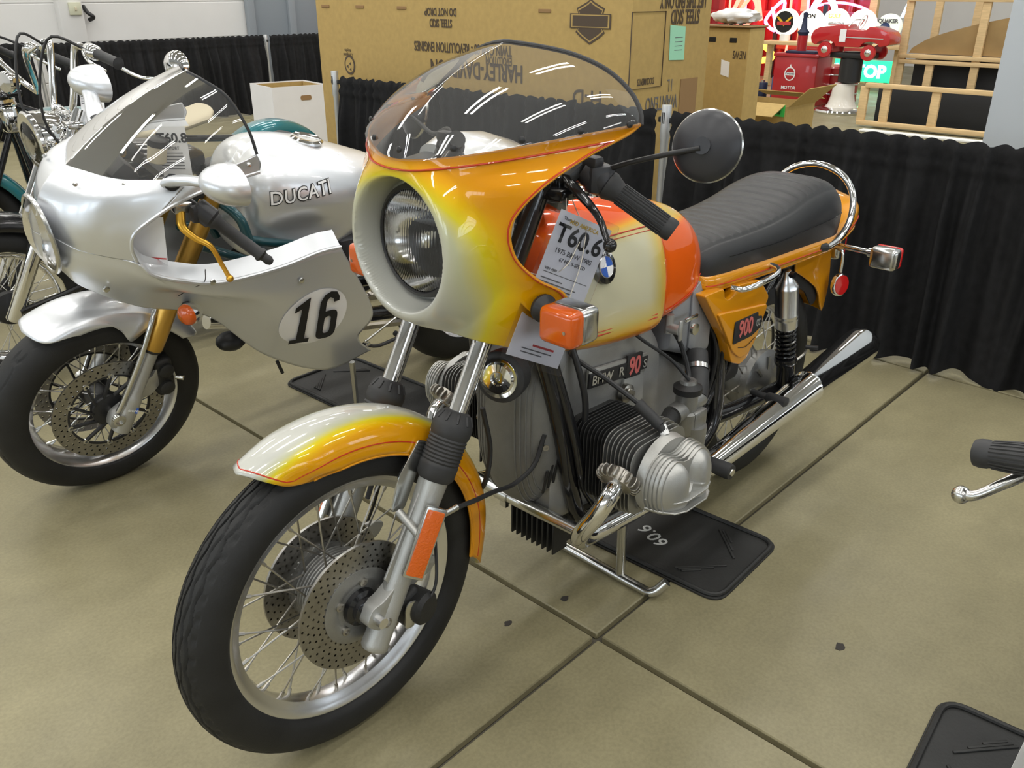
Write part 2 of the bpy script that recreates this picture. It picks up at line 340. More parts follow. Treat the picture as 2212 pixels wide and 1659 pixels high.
# ================================================================ orange and silver touring motorcycle (x forward, y left, floor z=0)
setfr()
B = thing('motorcycle', 'orange and silver motorcycle with headlight fairing, chrome exhaust and black seat, standing in front', 'motorcycle', (0, 0, 0))
RK = rad(28.5); KF = V3((-math.sin(RK), 0, math.cos(RK))); NF = V3((math.cos(RK), 0, math.sin(RK)))
AXF = V3((.735, 0, .3285)); FB = AXF-NF*.036
SP = Vector((.825, 0, 0)); STEER = Matrix.Translation(SP)@Matrix.Rotation(.0148, 4, Vector(KF))@Matrix.Translation(-SP)
def fk(s, y=0, n=0): return FB+KF*s+NF*n+V3((0, y, 0))     # point along the fork leg
def tyre(R, hw, bead, by, ax, groove, nth=320, npf=120, tw=.75):
    """tread profile with zigzag grooves"""
    def prof(q):     # q -1..1 over the section, (y, r)
        a = q*PI*.80; sy = math.sin(a); cc = math.cos(a)
        y = hw*np.sign(sy)*abs(sy)**.92; c0 = R-hw*1.02
        r = c0+hw*1.02*cc if cc > 0 else c0+cc*hw*1.0
        if abs(q) > .8:
            f = (abs(q)-.8)/.2; y = y*(1-f)+math.copysign(by, q)*f; r = r*(1-f)+bead*f
        return y, r
    P = [prof((lambda q: math.copysign(abs(q)**1.5, q))(-1+2*j/(npf-1))) for j in range(npf)]
    V = []; t = np.arange(nth)*2*PI/nth
    for i in range(nth):
        for (y, r) in P:
            d = groove(t[i], y, hw) if abs(y) < hw*tw and r > R-hw else 0
            V.append((ax[0]+(r-d)*math.cos(t[i]), ax[1]+y, ax[2]+(r-d)*math.sin(t[i])))
    F = [(i*npf+j, i*npf+j+1, ((i+1) % nth)*npf+j+1, ((i+1) % nth)*npf+j) for i in range(nth) for j in range(npf-1)]
    return np.array(V), F
def tri(x): return 2*abs(2*(x-math.floor(x+.5)))-1
def groove_rib(t, y, hw):
    z = .0022*tri(t*34/(2*PI)); d = 0
    for k, c in enumerate((-.024, -.012, 0, .012, .024)):
        if abs(y-c-z*(1 if k % 2 else -1)) < .0020: d = .0048
    if abs(abs(y)-.034) < .0035 and tri(t*55/(2*PI)) > .45: d = .0028
    return d
def disc(r0, r1, th, ax, y, rows, npr, hr):
    """drilled brake disc: polar cells with round holes, both faces"""
    V, F = [], []
    def P(r, a, yy): return (ax[0]+r*math.cos(a), yy, ax[2]+r*math.sin(a))
    for side in (-1, 1):
        yy = y+side*th/2
        for k in range(rows):
            ra = r0+(r1-r0)*k/rows; rb = r0+(r1-r0)*(k+1)/rows; rm = (ra+rb)/2
            for j in range(npr):
                off = (k % 2)*.5; a0 = (j+off)*2*PI/npr; a1 = (j+1+off)*2*PI/npr; am = (a0+a1)/2; o = len(V)
                V += [P(ra, a0, yy), P(ra, am, yy), P(ra, a1, yy), P(rm, a1, yy), P(rb, a1, yy), P(rb, am, yy), P(rb, a0, yy), P(rm, a0, yy)]
                for q in (225, 270, 315, 0, 45, 90, 135, 180):
                    V.append(P(rm+hr*math.sin(rad(q)), am+hr/rm*math.cos(rad(q)), yy))
                for q in range(8):
                    f = (o+q, o+(q+1) % 8, o+8+(q+1) % 8, o+8+q); F.append(f if side > 0 else f[::-1])
    rim = [lathe([(r1, -th/2), (r1, th/2)], (ax[0], y, ax[2]), (0, 1, 0), 96, False), lathe([(r0, -th/2), (r0, th/2)], (ax[0], y, ax[2]), (0, 1, 0), 96, False)]
    return join((V, F), *rim)
def spokes(parent, ax, n, rh, yh, rr, yr, r, matn, cross=.62, nip=True):
    """n spokes sharing two meshes, laced crosswise"""
    src = {}
    for i in range(n):
        side = 1 if i % 2 else -1; sgn = 1 if (i//2) % 2 else -1; a = i*2*PI/n
        if (side, sgn) not in src:
            ah = sgn*cross; A = V3((rh*math.cos(ah), side*yh, rh*math.sin(ah))); E_ = V3((rr, side*yr, 0)); d = (A-E_)/np.linalg.norm(A-E_)
            g = cyl(A, E_, r, 6)
            if nip: g = join(g, cyl(E_+d*.018, E_, r*1.9, 6))
            m_ = Matrix.Rotation(-a, 4, 'Y'); src[(side, sgn)] = (mk('spoke', xf(xf(g, m_), Matrix.Translation(ax)), matn, parent), a)
        else:
            o, a0 = src[(side, sgn)]
            T = FR@Matrix.Translation(ax); clone(o, T@Matrix.Rotation(-(a-a0), 4, 'Y')@T.inverted(), parent)
def rimprof(R, w, deep=.028):
    return [(R-.003, w), (R, w-.002), (R-.002, w-.006), (R-.012, w-.006), (R-.016, w-.012), (R-deep+.004, w*.45), (R-deep, 0), (R-deep+.004, -w*.45), (R-.016, -w+.012), (R-.012, -w+.006), (R-.002, -w+.006), (R, -w+.002), (R-.003, -w),
            (R-.013, -w+.001), (R-.020, -w+.008), (R-deep-.006, -w*.5), (R-deep-.009, 0), (R-deep-.006, w*.5), (R-.020, w-.008), (R-.013, w-.001), (R-.003, w)]

# ---- front wheel
setfr(STEER)
mk('front_tire', tyre(.3285, .048, .250, .030, AXF, groove_rib), 'rubber', B, 60, weld=None)
frim = mk('front_rim', lathe(rimprof(.2564, .0314), AXF, (0, 1, 0), 120, False), 'polished', B, 50, weld=None)
spokes(frim, Vector(AXF), 40, .062, .034, .226, .007, .0019, 'steel')
mk('valve_stem', cyl(AXF+V3((-.226*math.cos(2.0)*-1, 0, .226*math.sin(2.0)))*1, AXF+V3((.19*math.cos(2.0)*-1*-1, 0, .19*math.sin(2.0))), .005, 8), 'black_satin', frim)
hp = [(.03, -.06), (.075, -.058), (.078, -.045), (.070, -.043)]
for i in range(9): hp += [(.074, -.036+i*.008), (.079, -.034+i*.008), (.079, -.031+i*.008), (.074, -.029+i*.008)]
hp += [(.070, .043), (.078, .045), (.075, .058), (.03, .06)]
mk('front_hub', lathe(hp, AXF, (0, 1, 0), 48), 'cast', B)
for s in (1, -1):
    d_ = mk('brake_disc', disc(.074, .130, .0055, AXF, s*.0585, 5, 38, .0025), 'disc_steel', B, 30, weld=None)
    cp = lathe([(.078, -.004), (.078, .004), (.06, .008), (.05, .004), (.046, .004)], AXF+V3((0, s*.0585, 0)), (0, s, 0), 40)
    mk('disc_carrier', cp, 'cast', d_)
    for i in range(5):
        a = i*2*PI/5+.5; p = AXF+V3((.052*math.cos(a), s*.062, .052*math.sin(a))); mk('bolt', lathe([(.0085, 0), (.0085, .007), (.005, .008), (.004, .004)], p, (0, s, 0), 12), 'steel', d_)
    mk('axle_cap', lathe([(.038, 0), (.036, .010), (.027, .014), (.026, .024), (.020, .028), (.012, .030)], AXF+V3((0, s*.062, 0)), (0, s, 0), 28), 'black_gloss', B)
    mk('axle_spindle', cyl(AXF+V3((0, s*.07, 0)), AXF+V3((0, s*.135, 0)), .0105, 14), 'polished', B)
# ---- fork legs
for s in (1, -1):
    y = s*.0985
    leg = mk('fork_leg', lathe([(.012, -.072), (.024, -.070), (.0265, -.066), (.0265, -.056), (.0255, -.05), (.0245, .06), (.0255, .2), (.0275, .25), (.029, .29)], fk(0, y), KF, 28), 'cast_light', B)
    lug = [(-.02, -.03), (.030, -.024), (.055, -.016), (.055, .018), (.034, .032), (.018, .06), (-.005, .13), (-.02, .13)]
    mk('axle_clamp', prism(rpoly(lug, .012), .034, fk(0, y), NF, KF, .006), 'cast_light', leg)
    mk('clamp_bolt', lathe([(.010, 0), (.010, .008), (.006, .010), (.005, .006)], fk(-.006, y+s*.016, .012), (0, s, 0), 12), 'steel', leg)
    mk('fender_rib', prism([(.02, .06), (.036, .07), (.028, .24), (.02, .26)], .006, fk(0, y), NF, KF, .002), 'cast_light', leg)
    g = [(.030, .272), (.036, .280), (.037, .300)]
    for i in range(8): g += [(.0372, .304+i*.007), (.0350, .3075+i*.007)]
    g += [(.0375, .362), (.0385, .368), (.0385, .380), (.0365, .386), (.027, .404), (.0215, .408), (.0185, .408)]
    bt = mk('fork_gaiter', lathe(g, fk(0, y), KF, 32, False), 'rubber_grey', B)
    for i in range(10):
        a = i*2*PI/10; u_, v_, w_ = basis(KF); r_ = u_*math.cos(a)+v_*math.sin(a)
        mk('gaiter_flute', bar(fk(.387, y)+r_*.0355, fk(.404, y)+r_*.0265, .005, .005, .0015), 'rubber_grey', bt)
    mk('fork_tube', cyl(fk(.38, y), fk(.86, y), .0183, 28), 'chrome', B)
    mk('fork_shroud', cyl(fk(.575, y), fk(.84, y), .027, 24), 'black_gloss', B)
    # caliper behind the leg
    c = fk(.012, y+s*.0-s*.018, -.066)
    cal = mk('brake_caliper', join(box(c, (.07, .052, .078), .016, 3, Matrix.Rotation(RK, 3, 'Y')), lathe([(.034, -.02), (.034, .03), (.026, .038), (.0, .039)], c+V3((-.01, s*.01, 0)), (-.2, s, 0), 24)), 'black_cast', B)
    mk('caliper_pin_plate', prism(rpoly([(-.012, -.03), (.012, -.03), (.013, -.004), (.017, .012), (.012, .028), (-.012, .028)], .009), .004, c+V3((.018, s*.036, .004)), (.98, 0, .2), (-.2, 0, .98), .001), 'chrome_dull', cal)
    mk('caliper_bracket', prism(rpoly([(-.02, .02), (-.095, .085), (-.10, .115), (-.07, .115), (-.01, .09)], .01), .010, fk(0, y-s*.014), NF, KF, .003), 'cast_light', leg)
    mk('brake_hose', tube([fk(.02, y+s*.026, -.07), fk(.07, y+s*.02, -.085), fk(.14, y, -.07), fk(.22, y-s*.02, -.045), fk(.30, y-s*.03, -.03)], .0032, 8), 'black_satin', B)
    # side reflector
    rb = mk('reflector_bracket', bar(fk(.10, y+s*.026, -.004), fk(.225, y+s*.026, -.004), .018, .030, .003), 'silver_plastic', B)
    RU = NF*math.cos(.45)-V3((0, s*math.sin(.45), 0)); RN = V3((0, s*math.cos(.45), 0))+NF*math.sin(.45); rc0 = fk(.162, y+s*.026, .004)
    mk('reflector_frame', prism(rpoly([(-.021, -.070), (.021, -.070), (.021, .070), (-.021, .070)], .005), .012, rc0+RN*.016, RU, KF, .002), 'chrome_dull', rb)
    mk('reflector_lens', prism(rpoly([(-.0165, -.064), (.0165, -.064), (.0165, .064), (-.0165, .064)], .003), .005, rc0+RN*.0235, RU, KF, .001), 'amber_prism', rb)
# ---- front fender
FA0 = [(0, 62.5), (41, 65), (65, 67.5), (78, 70), (86, 73.5), (90, 78)]
def fend(a, u):          # a -90..90 across, u 0..1 along
    A = abs(a); t0 = float(lerpk(FA0, A)[0]); t1 = 197-9*(A/90)**2; th = rad(t0+(t1-t0)*u)
    re = .303-.012*sstep(.4, 1, u); rc = .370+.006*math.cos(u*PI)-.01*sstep(.75, 1, u)
    r = re+(rc-re)*max(math.cos(rad(a)), 0)**.75; y = (.064-.006*sstep(.7, 1, u)-.012*sstep(.10, 0, u))*math.copysign(abs(math.sin(rad(a)))**.85, a)
    return V3((AXF[0]+r*math.cos(th), y, AXF[2]+r*math.sin(th)))
nu, nv = 90, 49
g = grid(lambda u, v: fend(-90+180*v, u), nu, nv)
tone = [sstep(.06+.22*(1-i/(nu-1))**5, .64+.25*(1-i/(nu-1))**6, abs(-1+2*j/(nv-1)))*.86+.12*sstep(.35, .9, i/(nu-1)) for i in range(nu) for j in range(nv)]
ff = mk('front_fender', g, 'smoke_paint', B, 60, attr=tone); solid(ff, .004, 0)
for s in (1, -1):
    pth = [fend(s*a, .012+.0*a) for a in range(0, 76, 6)]+[fend(s*77, u_) for u_ in np.linspace(.02, .99, 70)]
    c_ = V3((AXF[0], 0, AXF[2])); pth = [p+(p-V3((AXF[0], 0, AXF[2])))*.004 + V3((0, s*.0012, 0)) for p in pth]
    mk('pinstripe', tube(pth, .0014, 6, 0), 'stripe_red', ff)
    mk('fender_bolt', sphere(fend(s*47, .46), .006, 12), 'steel', ff)
    mk('fender_edge_bead', tube([fend(s*90, u_) for u_ in np.linspace(0, 1, 60)], .003, 6, 0), 'orange_paint', ff)
    mk('fender_stay', prism(rpoly([(.02, .20), (.05, .19), (.062, .26), (.045, .335), (.02, .335)], .008), .005, fk(0, s*.07), NF, KF, .001), 'chrome_dull', ff)
    mk('fender_stay_tube', cyl(fk(.195, s*.075, .035), fk(.172, s*.13, .022), .008, 10), 'cast_light', ff)
# ---- fairing: one shell with the headlight recess pressed into it
FR_ROWS = [(0, .525, .835, .338, .168, .762), (.15, .541, .875, .330, .203, .825), (.3, .548, .92, .350, .212, .885), (.42, .551, .955, .412, .202, .925), (.55, .555, 1.0, .458, .191, .975),
           (.68, .556, 1.045, .467, .195, 1.035), (.78, .555, 1.073, .43, .225, 1.09), (.88, .552, 1.096, .34, .25, 1.135), (.95, .549, 1.111, .262, .265, 1.16), (1, .547, 1.123, .235, .27, 1.174)]
HLC = V3((.5, 0, .972))
def fair(t, v, off=0.0):
    xn, zn, xe, ye, ze = lerpk(FR_ROWS, v); xr = .2; q = (xe-xr)/(xn-xr); w = ye/math.sqrt(max(1-q*q, .05))
    f = math.sin(abs(t)*PI/2); y = ye*f; x = xr+(xn-xr)*math.sqrt(max(1-(y/w)**2, 0)); z = zn+(ze-zn)*f**1.6; y = math.copysign(y, t)
    rho = math.hypot(y, z-HLC[2])
    if rho < .175: k = sstep(.175, .124, rho); x = x*(1-k)+.555*k
    if rho < .121: x -= .062*sstep(.121, .108, rho)+.16*sstep(.104, .098, rho)
    n = V3((x-xr, y*1.3, .1)); n /= np.linalg.norm(n)
    return V3((x, y, z))+n*off
nu, nv = 181, 131
g = grid(lambda u, v: fair(-1+2*u, v), nu, nv)
def ftone(p):
    dz = p[2]-HLC[2]; d = math.hypot(p[1], dz*(1.32 if dz > 0 else .66)); 
    return sstep(.108, .225, d)*.97
fa = mk('fairing', g, 'smoke_paint', B, 55, attr=[ftone(p) for p in g[0]]); solid(fa, .004, -1)
pst = [fair(t, .925, .0022) for t in np.linspace(-.945, .945, 90)]
for s in (1, -1):
    e = [fair(s*(.945-.02*sstep(.9, .6, v)), v, .0022) for v in np.linspace(.925, .30, 50)]+[fair(s*.925, v, .0022) for v in np.linspace(.29, .2, 8)]
    mk('pinstripe', tube(e, .0017, 6, 0), 'stripe_red', fa)
mk('pinstripe', tube(pst, .0017, 6, 0), 'stripe_red', fa)
mk('fairing_edge_bead', tube([fair(1, v) for v in np.linspace(0, 1, 60)], .0035, 6, 0), 'orange_paint', fa)
mk('fairing_edge_bead', tube([fair(-1, v) for v in np.linspace(0, 1, 60)], .0035, 6, 0), 'orange_paint', fa)
# headlight
hl = mk('headlight_ring', lathe([(.099, -.05), (.103, .0), (.101, .006), (.094, .010), (.092, .006)], HLC+V3((.006, 0, 0)), (1, 0, 0), 64, False), 'black_satin', B)
mk('headlight_reflector', lathe([(.09, .0), (.08, -.02), (.06, -.045), (.035, -.06), (.012, -.066), (.0, -.066)], HLC+V3((.008, 0, 0)), (1, 0, 0), 48, False), 'reflector_silver', hl)
def lens(u, v):
    y = .0925*(-1+2*u)*.999; h = math.sqrt(.0925**2-y*y); z = h*(-1+2*v); r2 = (y*y+z*z)/.0925**2
    return HLC+V3((.012+.018*(1-r2)+.0013*math.cos(y*2*PI/.0062)*(r2 < .97), y, z))
mk('headlight_lens', grid(lens, 181, 25), 'lens_real', hl, 180)
mk('headlight_bulb_shield', lathe([(.0, .02), (.013, .016), (.016, 0), (.016, -.02)], HLC+V3((-.03, 0, 0)), (1, 0, 0), 20, False), 'chrome_dull', hl)
mk('headlight_shell', lathe([(.1, .0), (.1, -.05), (.08, -.1), (.04, -.13), (0, -.135)], HLC, (1, 0, 0), 40, False), 'black_gloss', hl)
# windscreen
EDGE = [(0, .285, 0, 1.295), (.22, .258, .06, 1.288), (.44, .233, .12, 1.276), (.66, .215, .18, 1.253), (.84, .212, .23, 1.221), (.95, .221, .26, 1.192), (1, .228, .268, 1.172)]
def scr(t, v, off=0.0):
    b = fair(t, 1, .004); b0 = fair(t, .985, .005); ex, ey, ez = lerpk(EDGE, abs(t)); e = V3((ex, math.copysign(ey, t), ez))
    h = 1-abs(t)**2.2; c = (b+e)/2+V3((.035*h+.012, math.copysign(.018, t)*min(1, abs(t)*3)*h, .035*h))
    if v < .08: return b0+(b-b0)*(v/.08)
    w = (v-.08)/.92; return (1-w)**2*b+2*w*(1-w)*c+w*w*e
sw = mk('windscreen', grid(lambda u, v: scr(-1+2*u, v), 97, 41), 'screen_tint', B, 180)
mk('screen_trim', tube([scr(t, 1) for t in np.linspace(-1, 1, 60)], .0042, 8, 0), 'rubber_grey', sw)
for t in (-.86, -.66, -.45, -.2, .02, .26, .5, .7, .9):
    p = scr(t, .13); n = p-V3((.2, 0, p[2]-.02)); n /= np.linalg.norm(n)
    mk('screen_screw', lathe([(.0055, 0), (.0055, .003), (.003, .0045), (0, .005)], p, n, 12), 'black_satin', sw)
# front turn signals
for s in (1, -1):
    st_ = mk('indicator_stem', join(cyl((.36, s*.14, .862), (.405, s*.243, .862), .012, 12), lathe([(.026, 0), (.026, .006), (.014, .018)], (.392, s*.20, .868), (.3, s, 0), 18)), 'black_satin', B)
    mk('indicator_body', box((.392, s*.272, .862), (.05, .080, .066), .012, 3), 'chrome_dull', st_)
    mk('indicator_lens', box((.424, s*.272, .862), (.040, .078, .066), .012, 3), 'amber', st_)
    mk('lens_screw', cyl((.444, s*.295, .860), (.4455, s*.295, .860), .003, 8), 'steel', st_)
# horn, yokes, instruments
for z_, n_ in ((.58, 'lower_yoke'), (.835, 'upper_yoke')): mk(n_, box(fk(z_, 0, -.03), (.09, .25, .035), .012, 2, Matrix.Rotation(-RK, 3, 'Y')), 'black_gloss', B)
mk('instrument_pod', box((.40, 0, 1.04), (.07, .20, .09), .02, 2, Matrix.Rotation(.5, 3, 'Y')), 'black_satin', B)
for s in (1, -1):
    mk('instrument_dial', lathe([(.038, 0), (.038, .03), (.034, .032)], (.375, s*.05, 1.06), (-.75, 0, .65), 24), 'black_gloss', B)
mk('headlight_mount', box((.44, 0, .93), (.06, .2, .14), .02), 'black_satin', B)
setfr()
hn = mk('horn', lathe([(.05, -.02), (.052, 0), (.052, .018), (.047, .022)], (.372, .082, .694), (.9, .35, .1), 36), 'rubber_grey', B)
mk('horn_cover', lathe([(.042, .020), (.040, .027), (.033, .025), (.029, .029), (.015, .030), (.012, .027), (.005, .027), (.004, .024), (0, .024)], (.372, .082, .694), (.9, .35, .1), 36), 'chrome', hn)
# ---- tank
TS = [(.345, .055, .955, .825), (.325, .092, .985, .765), (.28, .125, 1.003, .715), (.20, .146, 1.006, .688), (.10, .156, .996, .674), (0, .158, .978, .667), (-.035, .155, .970, .666), (-.058, .150, .965, .668),
      (-.076, .139, .962, .674), (-.12, .136, .953, .680), (-.17, .132, .941, .688), (-.21, .126, .926, .697), (-.25, .112, .900, .712), (-.275, .088, .868, .740), (-.288, .05, .832, .77)]
def tank(x, a):
    w, zt, zb = lerpk(TS[::-1], x); zc = zb+(zt-zb)*.36; c, s = math.cos(a), math.sin(a)
    ny = 2/2.7; y = w*math.copysign(abs(c)**ny, c); z = zc+(zt-zc)*abs(s)**(2/2.15) if s > 0 else zc-(zc-zb)*abs(s)**(2/4.5)
    return V3((x, y, z))
xs = list(np.linspace(.345, -.048, 56))+list(np.linspace(-.051, -.084, 10))+list(np.linspace(-.09, -.288, 28)); na = 72
rings = [[tank(x, j*2*PI/na) for j in range(na)] for x in xs]; g = loft(rings)
def ttone(p):
    x, y, z = p; d = max(sstep(.905, .965, z)*1.0, sstep(.785, .69, z)*.80, sstep(.20, .30, x)*.95, sstep(.02, -.06, x)*.55)
    if x < -.062: d = .93-.5*sstep(.895, .925, z)+.45*sstep(.932, .952, z)
    return d
tk = mk('fuel_tank', g, 'tank_paint', B, 50, attr=[ttone(p) for p in g[0]])
def tside(x, z, s=1, off=.0015):      # point on the flank at height z
    w, zt, zb = lerpk(TS[::-1], x); zc = zb+(zt-zb)*.36
    if z > zc: q = ((z-zc)/(zt-zc))**(2.15/2)
    else: q = ((zc-z)/(zc-zb))**(4.5/2)
    c = math.sqrt(max(1-min(q, 1)**2, 0)); y = w*c**(2/2.7); return V3((x, s*(y+off), z+off*.5*(z > zc)))
for s in (1, -1):
    for o_, r_ in ((0, .0016), (.008, .0009)):
        pl = rpoly([(-.056, .728+o_), (.200-o_, .738+o_), (.250-o_, .81), (.25-o_, .90), (.14, .932-o_), (-.03, .925-o_), (-.056, .915-o_)], .03, 6)
        mk('pinstripe', tube([tside(p[0], p[1], s) for p in pl[6:-4]], r_, 6, 0), 'stripe_red', tk)
    pl = [(-.09, .724), (-.14, .730), (-.20, .744), (-.25, .77)]
    mk('pinstripe', tube([tside(p[0], p[1], s) for p in pl], .0012, 6, 4), 'stripe_red', tk)
    c = tside(.152, .878, s, 0); w_ = V3((-.06, s*.95, .28)); w_ /= np.linalg.norm(w_); u_ = V3((-s, 0, 0)); u_ = u_-w_*(u_@w_); u_ /= np.linalg.norm(u_); v_ = np.cross(w_, u_)
    bd = mk('tank_badge', lathe([(.034, -.006), (.034, .004), (.032, .0055), (0, .006)], c, w_, 40), 'black_gloss', tk)
    for k, mn in ((0, 'white_gloss'), (1, 'blue'), (2, 'white_gloss'), (3, 'blue')):
        a0 = k*PI/2+ (PI/2 if s > 0 else 0); pts = [(0, 0)]+[(.0205*math.cos(a0+q*PI/16), .0205*math.sin(a0+q*PI/16)) for q in range(9)]
        mk('badge_quarter', prism(pts, .0012, c+w_*.0066, u_, v_), mn, bd)
    mk('badge_circle', lathe([(.0205, .006), (.0215, .0075), (.0225, .006)], c, w_, 40, False), 'silver_line', bd)
    for ch, an in (('B', 128), ('M', 90), ('W', 52)):
        p = c+w_*.0066+u_*.0275*math.cos(rad(an))+v_*.0275*math.sin(rad(an)); ra = rad(an-90)
        text('badge_letter', ch, .011, 'white_gloss', bd, p, u_*math.cos(ra)+v_*math.sin(ra), v_*math.cos(ra)-u_*math.sin(ra), .0002, .0004)
mk('filler_cap', lathe([(.04, 0), (.04, .012), (.03, .018), (0, .019)], (.06, 0, .985), (0, 0, 1), 28), 'chrome', tk)
# ---- seat
SS = [(-.235, .085, .80, .775), (-.252, .112, .828, .755), (-.30, .130, .846, .752), (-.42, .138, .850, .75), (-.55, .141, .858, .746), (-.64, .141, .873, .744), (-.74, .140, .897, .741), (-.83, .137, .906, .737), (-.90, .131, .895, .735), (-.95, .115, .866, .736), (-.982, .085, .83, .742), (-.994, .05, .79, .76)]
def seat(x, q):           # q 0..1 from left bottom edge over the top to the right bottom edge
    w, zt, zb = lerpk(SS[::-1], x); a = PI*q; c, s = math.cos(a), math.sin(a)
    y = w*math.copysign(abs(c)**.50, c); z = zb+(zt-zb)*abs(s)**.46
    y *= 1+.05*math.sin(min(max((z-zb)/(zt-zb), 0), 1)*PI)
    rib = 0
    if .25 < q < .75 and -.88 < x < -.29:
        k = ((x+.27)/.036) % 1.0; k = min(k, 1-k); rib = .0035*(1-math.exp(-(k/.09)**2))-.0035
        rib *= sstep(.25, .31, q)*sstep(.75, .69, q)
    if abs(q-.245) < .012 or abs(q-.755) < .012: rib = -.0025
    return V3((x, y, z+rib))
xs = np.linspace(-.235, -.994, 190); nq = 61
g = grid(lambda u, v: seat(xs[int(round(u*189))], v), 190, nq); rs = [g]
V0 = g[0].reshape(190, nq, 3); cap0 = [list(range(nq))]
g = (g[0], g[1]+[tuple(range(nq)), tuple(reversed(range(189*nq, 190*nq)))]+[(i*nq, (i+1)*nq, (i+1)*nq+nq-1, i*nq+nq-1) for i in range(189)])
se = mk('seat', g, 'vinyl', B, 60, weld=None)
for s in (1, -1):
    pth = [(x, s*(float(lerpk(SS[::-1], x)[0])*1.045+.001), float(lerpk(SS[::-1], x)[2])+.048+.02*sstep(-.5, -.95, x)) for x in np.linspace(-.33, -.93, 40)]
    mk('seat_seam', tube(pth, .0012, 5, 0), 'black_gloss', se)
def pan(x, q):
    w, zt, zb = lerpk(SS[::-1], max(x, -.94)); w += .004
    if x < -.94: w = float(lerpk([(-1.145, .05), (-1.132, .082), (-1.09, .106), (-1.02, .118), (-.94, .123)], x)[0])
    prof = [(w-.012, zb+.012), (w+.002, zb+.004), (w+.004, zb-.014), (w+.001, zb-.026), (w-.006, zb-.030), (w-.014, zb-.026)]
    y, z = lerpk([(i/5, *p) for i, p in enumerate(prof)], q); 
    if x < -.94: k = sstep(-.94, -1.12, x); z += .045*k*(1-q)+.012*k
    return (x, y, z)
xs2 = np.linspace(-.235, -1.145, 74)
gl = grid(lambda u, v: pan(xs2[int(round(u*73))], v), 74, 11); gr = mir(gl)
tail = grid(lambda u, v: V3(pan(-.92-.225*u, 0))*V3((1, -1+2*v, 1))+V3((0, 0, .022*math.sin(PI*v)*sstep(0, .5, u)*(1-.4*sstep(.6, 1, u)))), 20, 17)
tailb = grid(lambda u, v: V3(pan(-.92-.225*u, 1))*V3((1, -1+2*v, 1)), 20, 9); tailr = grid(lambda u, v: V3(pan(-1.145, u))*V3((1, -1+2*v, 1))+V3((0, 0, .0132*math.sin(PI*v)*(1-u))), 9, 17)
sp_ = mk('seat_base', join(gl, gr, tail, tailb, tailr), 'orange_paint', B, 45, weld=.0006)
for s in (1, -1): mk('pinstripe', tube([V3(pan(x, .42))*V3((1, s, 1))+V3((0, s*.0012, 0)) for x in xs2[2:]], .0014, 6, 0), 'stripe_red', sp_)
for s in (1, -1): mk('seat_base_bead', tube([V3(pan(x, .78))*V3((1, s, 1))+V3((0, s*.001, 0)) for x in xs2], .004, 8, 0), 'orange_paint', sp_)
hoop = [(-.80, .138, .728), (-.845, .146, .724), (-.91, .148, .742), (-.965, .143, .785), (-.998, .122, .845), (-1.008, .075, .892), (-1.008, 0, .912)]
gb = mk('grab_rail', tube(hoop+[(p[0], -p[1], p[2]) for p in hoop[-2::-1]], .0095, 14, 8), 'chrome', B)
for s in (1, -1): mk('rail_ferrule', cyl((-.795, s*.1365, .729), (-.83, s*.144, .724), .0125, 14), 'black_satin', gb)
# ---- side covers
for s in (1, -1):
    o = V3((0, s*.138, 0))
    pl = [(-.215, .742), (-.30, .742), (-.305, .715), (-.325, .705), (-.345, .712), (-.365, .735), (-.47, .725), (-.525, .668), (-.512, .646), (-.468, .555), (-.452, .522), (-.418, .508), (-.372, .526), (-.335, .6)]
    sc_ = mk('side_cover', prism(rpoly([(p[0], p[1]-.012) for p in pl], .012), .03, o, (1, 0, 0), (0, 0, 1), .010, 3), 'orange_paint', B)
    pl2 = [(-.272, .672), (-.512, .640), (-.468, .552), (-.44, .523), (-.40, .52), (-.36, .55)]
    mk('side_cover_face', prism(rpoly(pl2, .014), .016, o+V3((0, s*.014, 0)), (1, 0, 0), (0, 0, 1), .006, 3), 'orange_paint', sc_)
    mk('side_cover_lip', tube([(-.382, s*.16, .555), (-.42, s*.161, .548), (-.462, s*.16, .562)], .001, 5, 4), 'black_satin', sc_)
    if s > 0:
        bd = prism(rpoly([(-.352, .634), (-.462, .634), (-.462, .622), (-.484, .618), (-.484, .588), (-.44, .574), (-.352, .574)], .006), .003, o+V3((0, s*.0235, -.002)), (1, 0, 0), (0, 0, 1), .001)
        bg = mk('displacement_badge', bd, 'ink', sc_)
        text('badge_number', '900', .062, 'badge_red', bg, V3((-.404, o[1]+.026, .604)), (-1, 0, -.02), (0, 0, 1), .0012, .0008, wid=.72, space=.98); text('badge_letters', 'CC', .026, 'silver_line', bg, V3((-.4635, o[1]+.026, .602)), (-1, 0, 0), (0, 0, 1), .0002, .0008, wid=.52)
    mk('lift_handle', tube([(-.335, s*.15, .722), (-.35, s*.178, .722), (-.41, s*.19, .728), (-.48, s*.188, .733), (-.515, s*.168, .738), (-.52, s*.12, .742)], .0075, 12, 6), 'chrome', B)
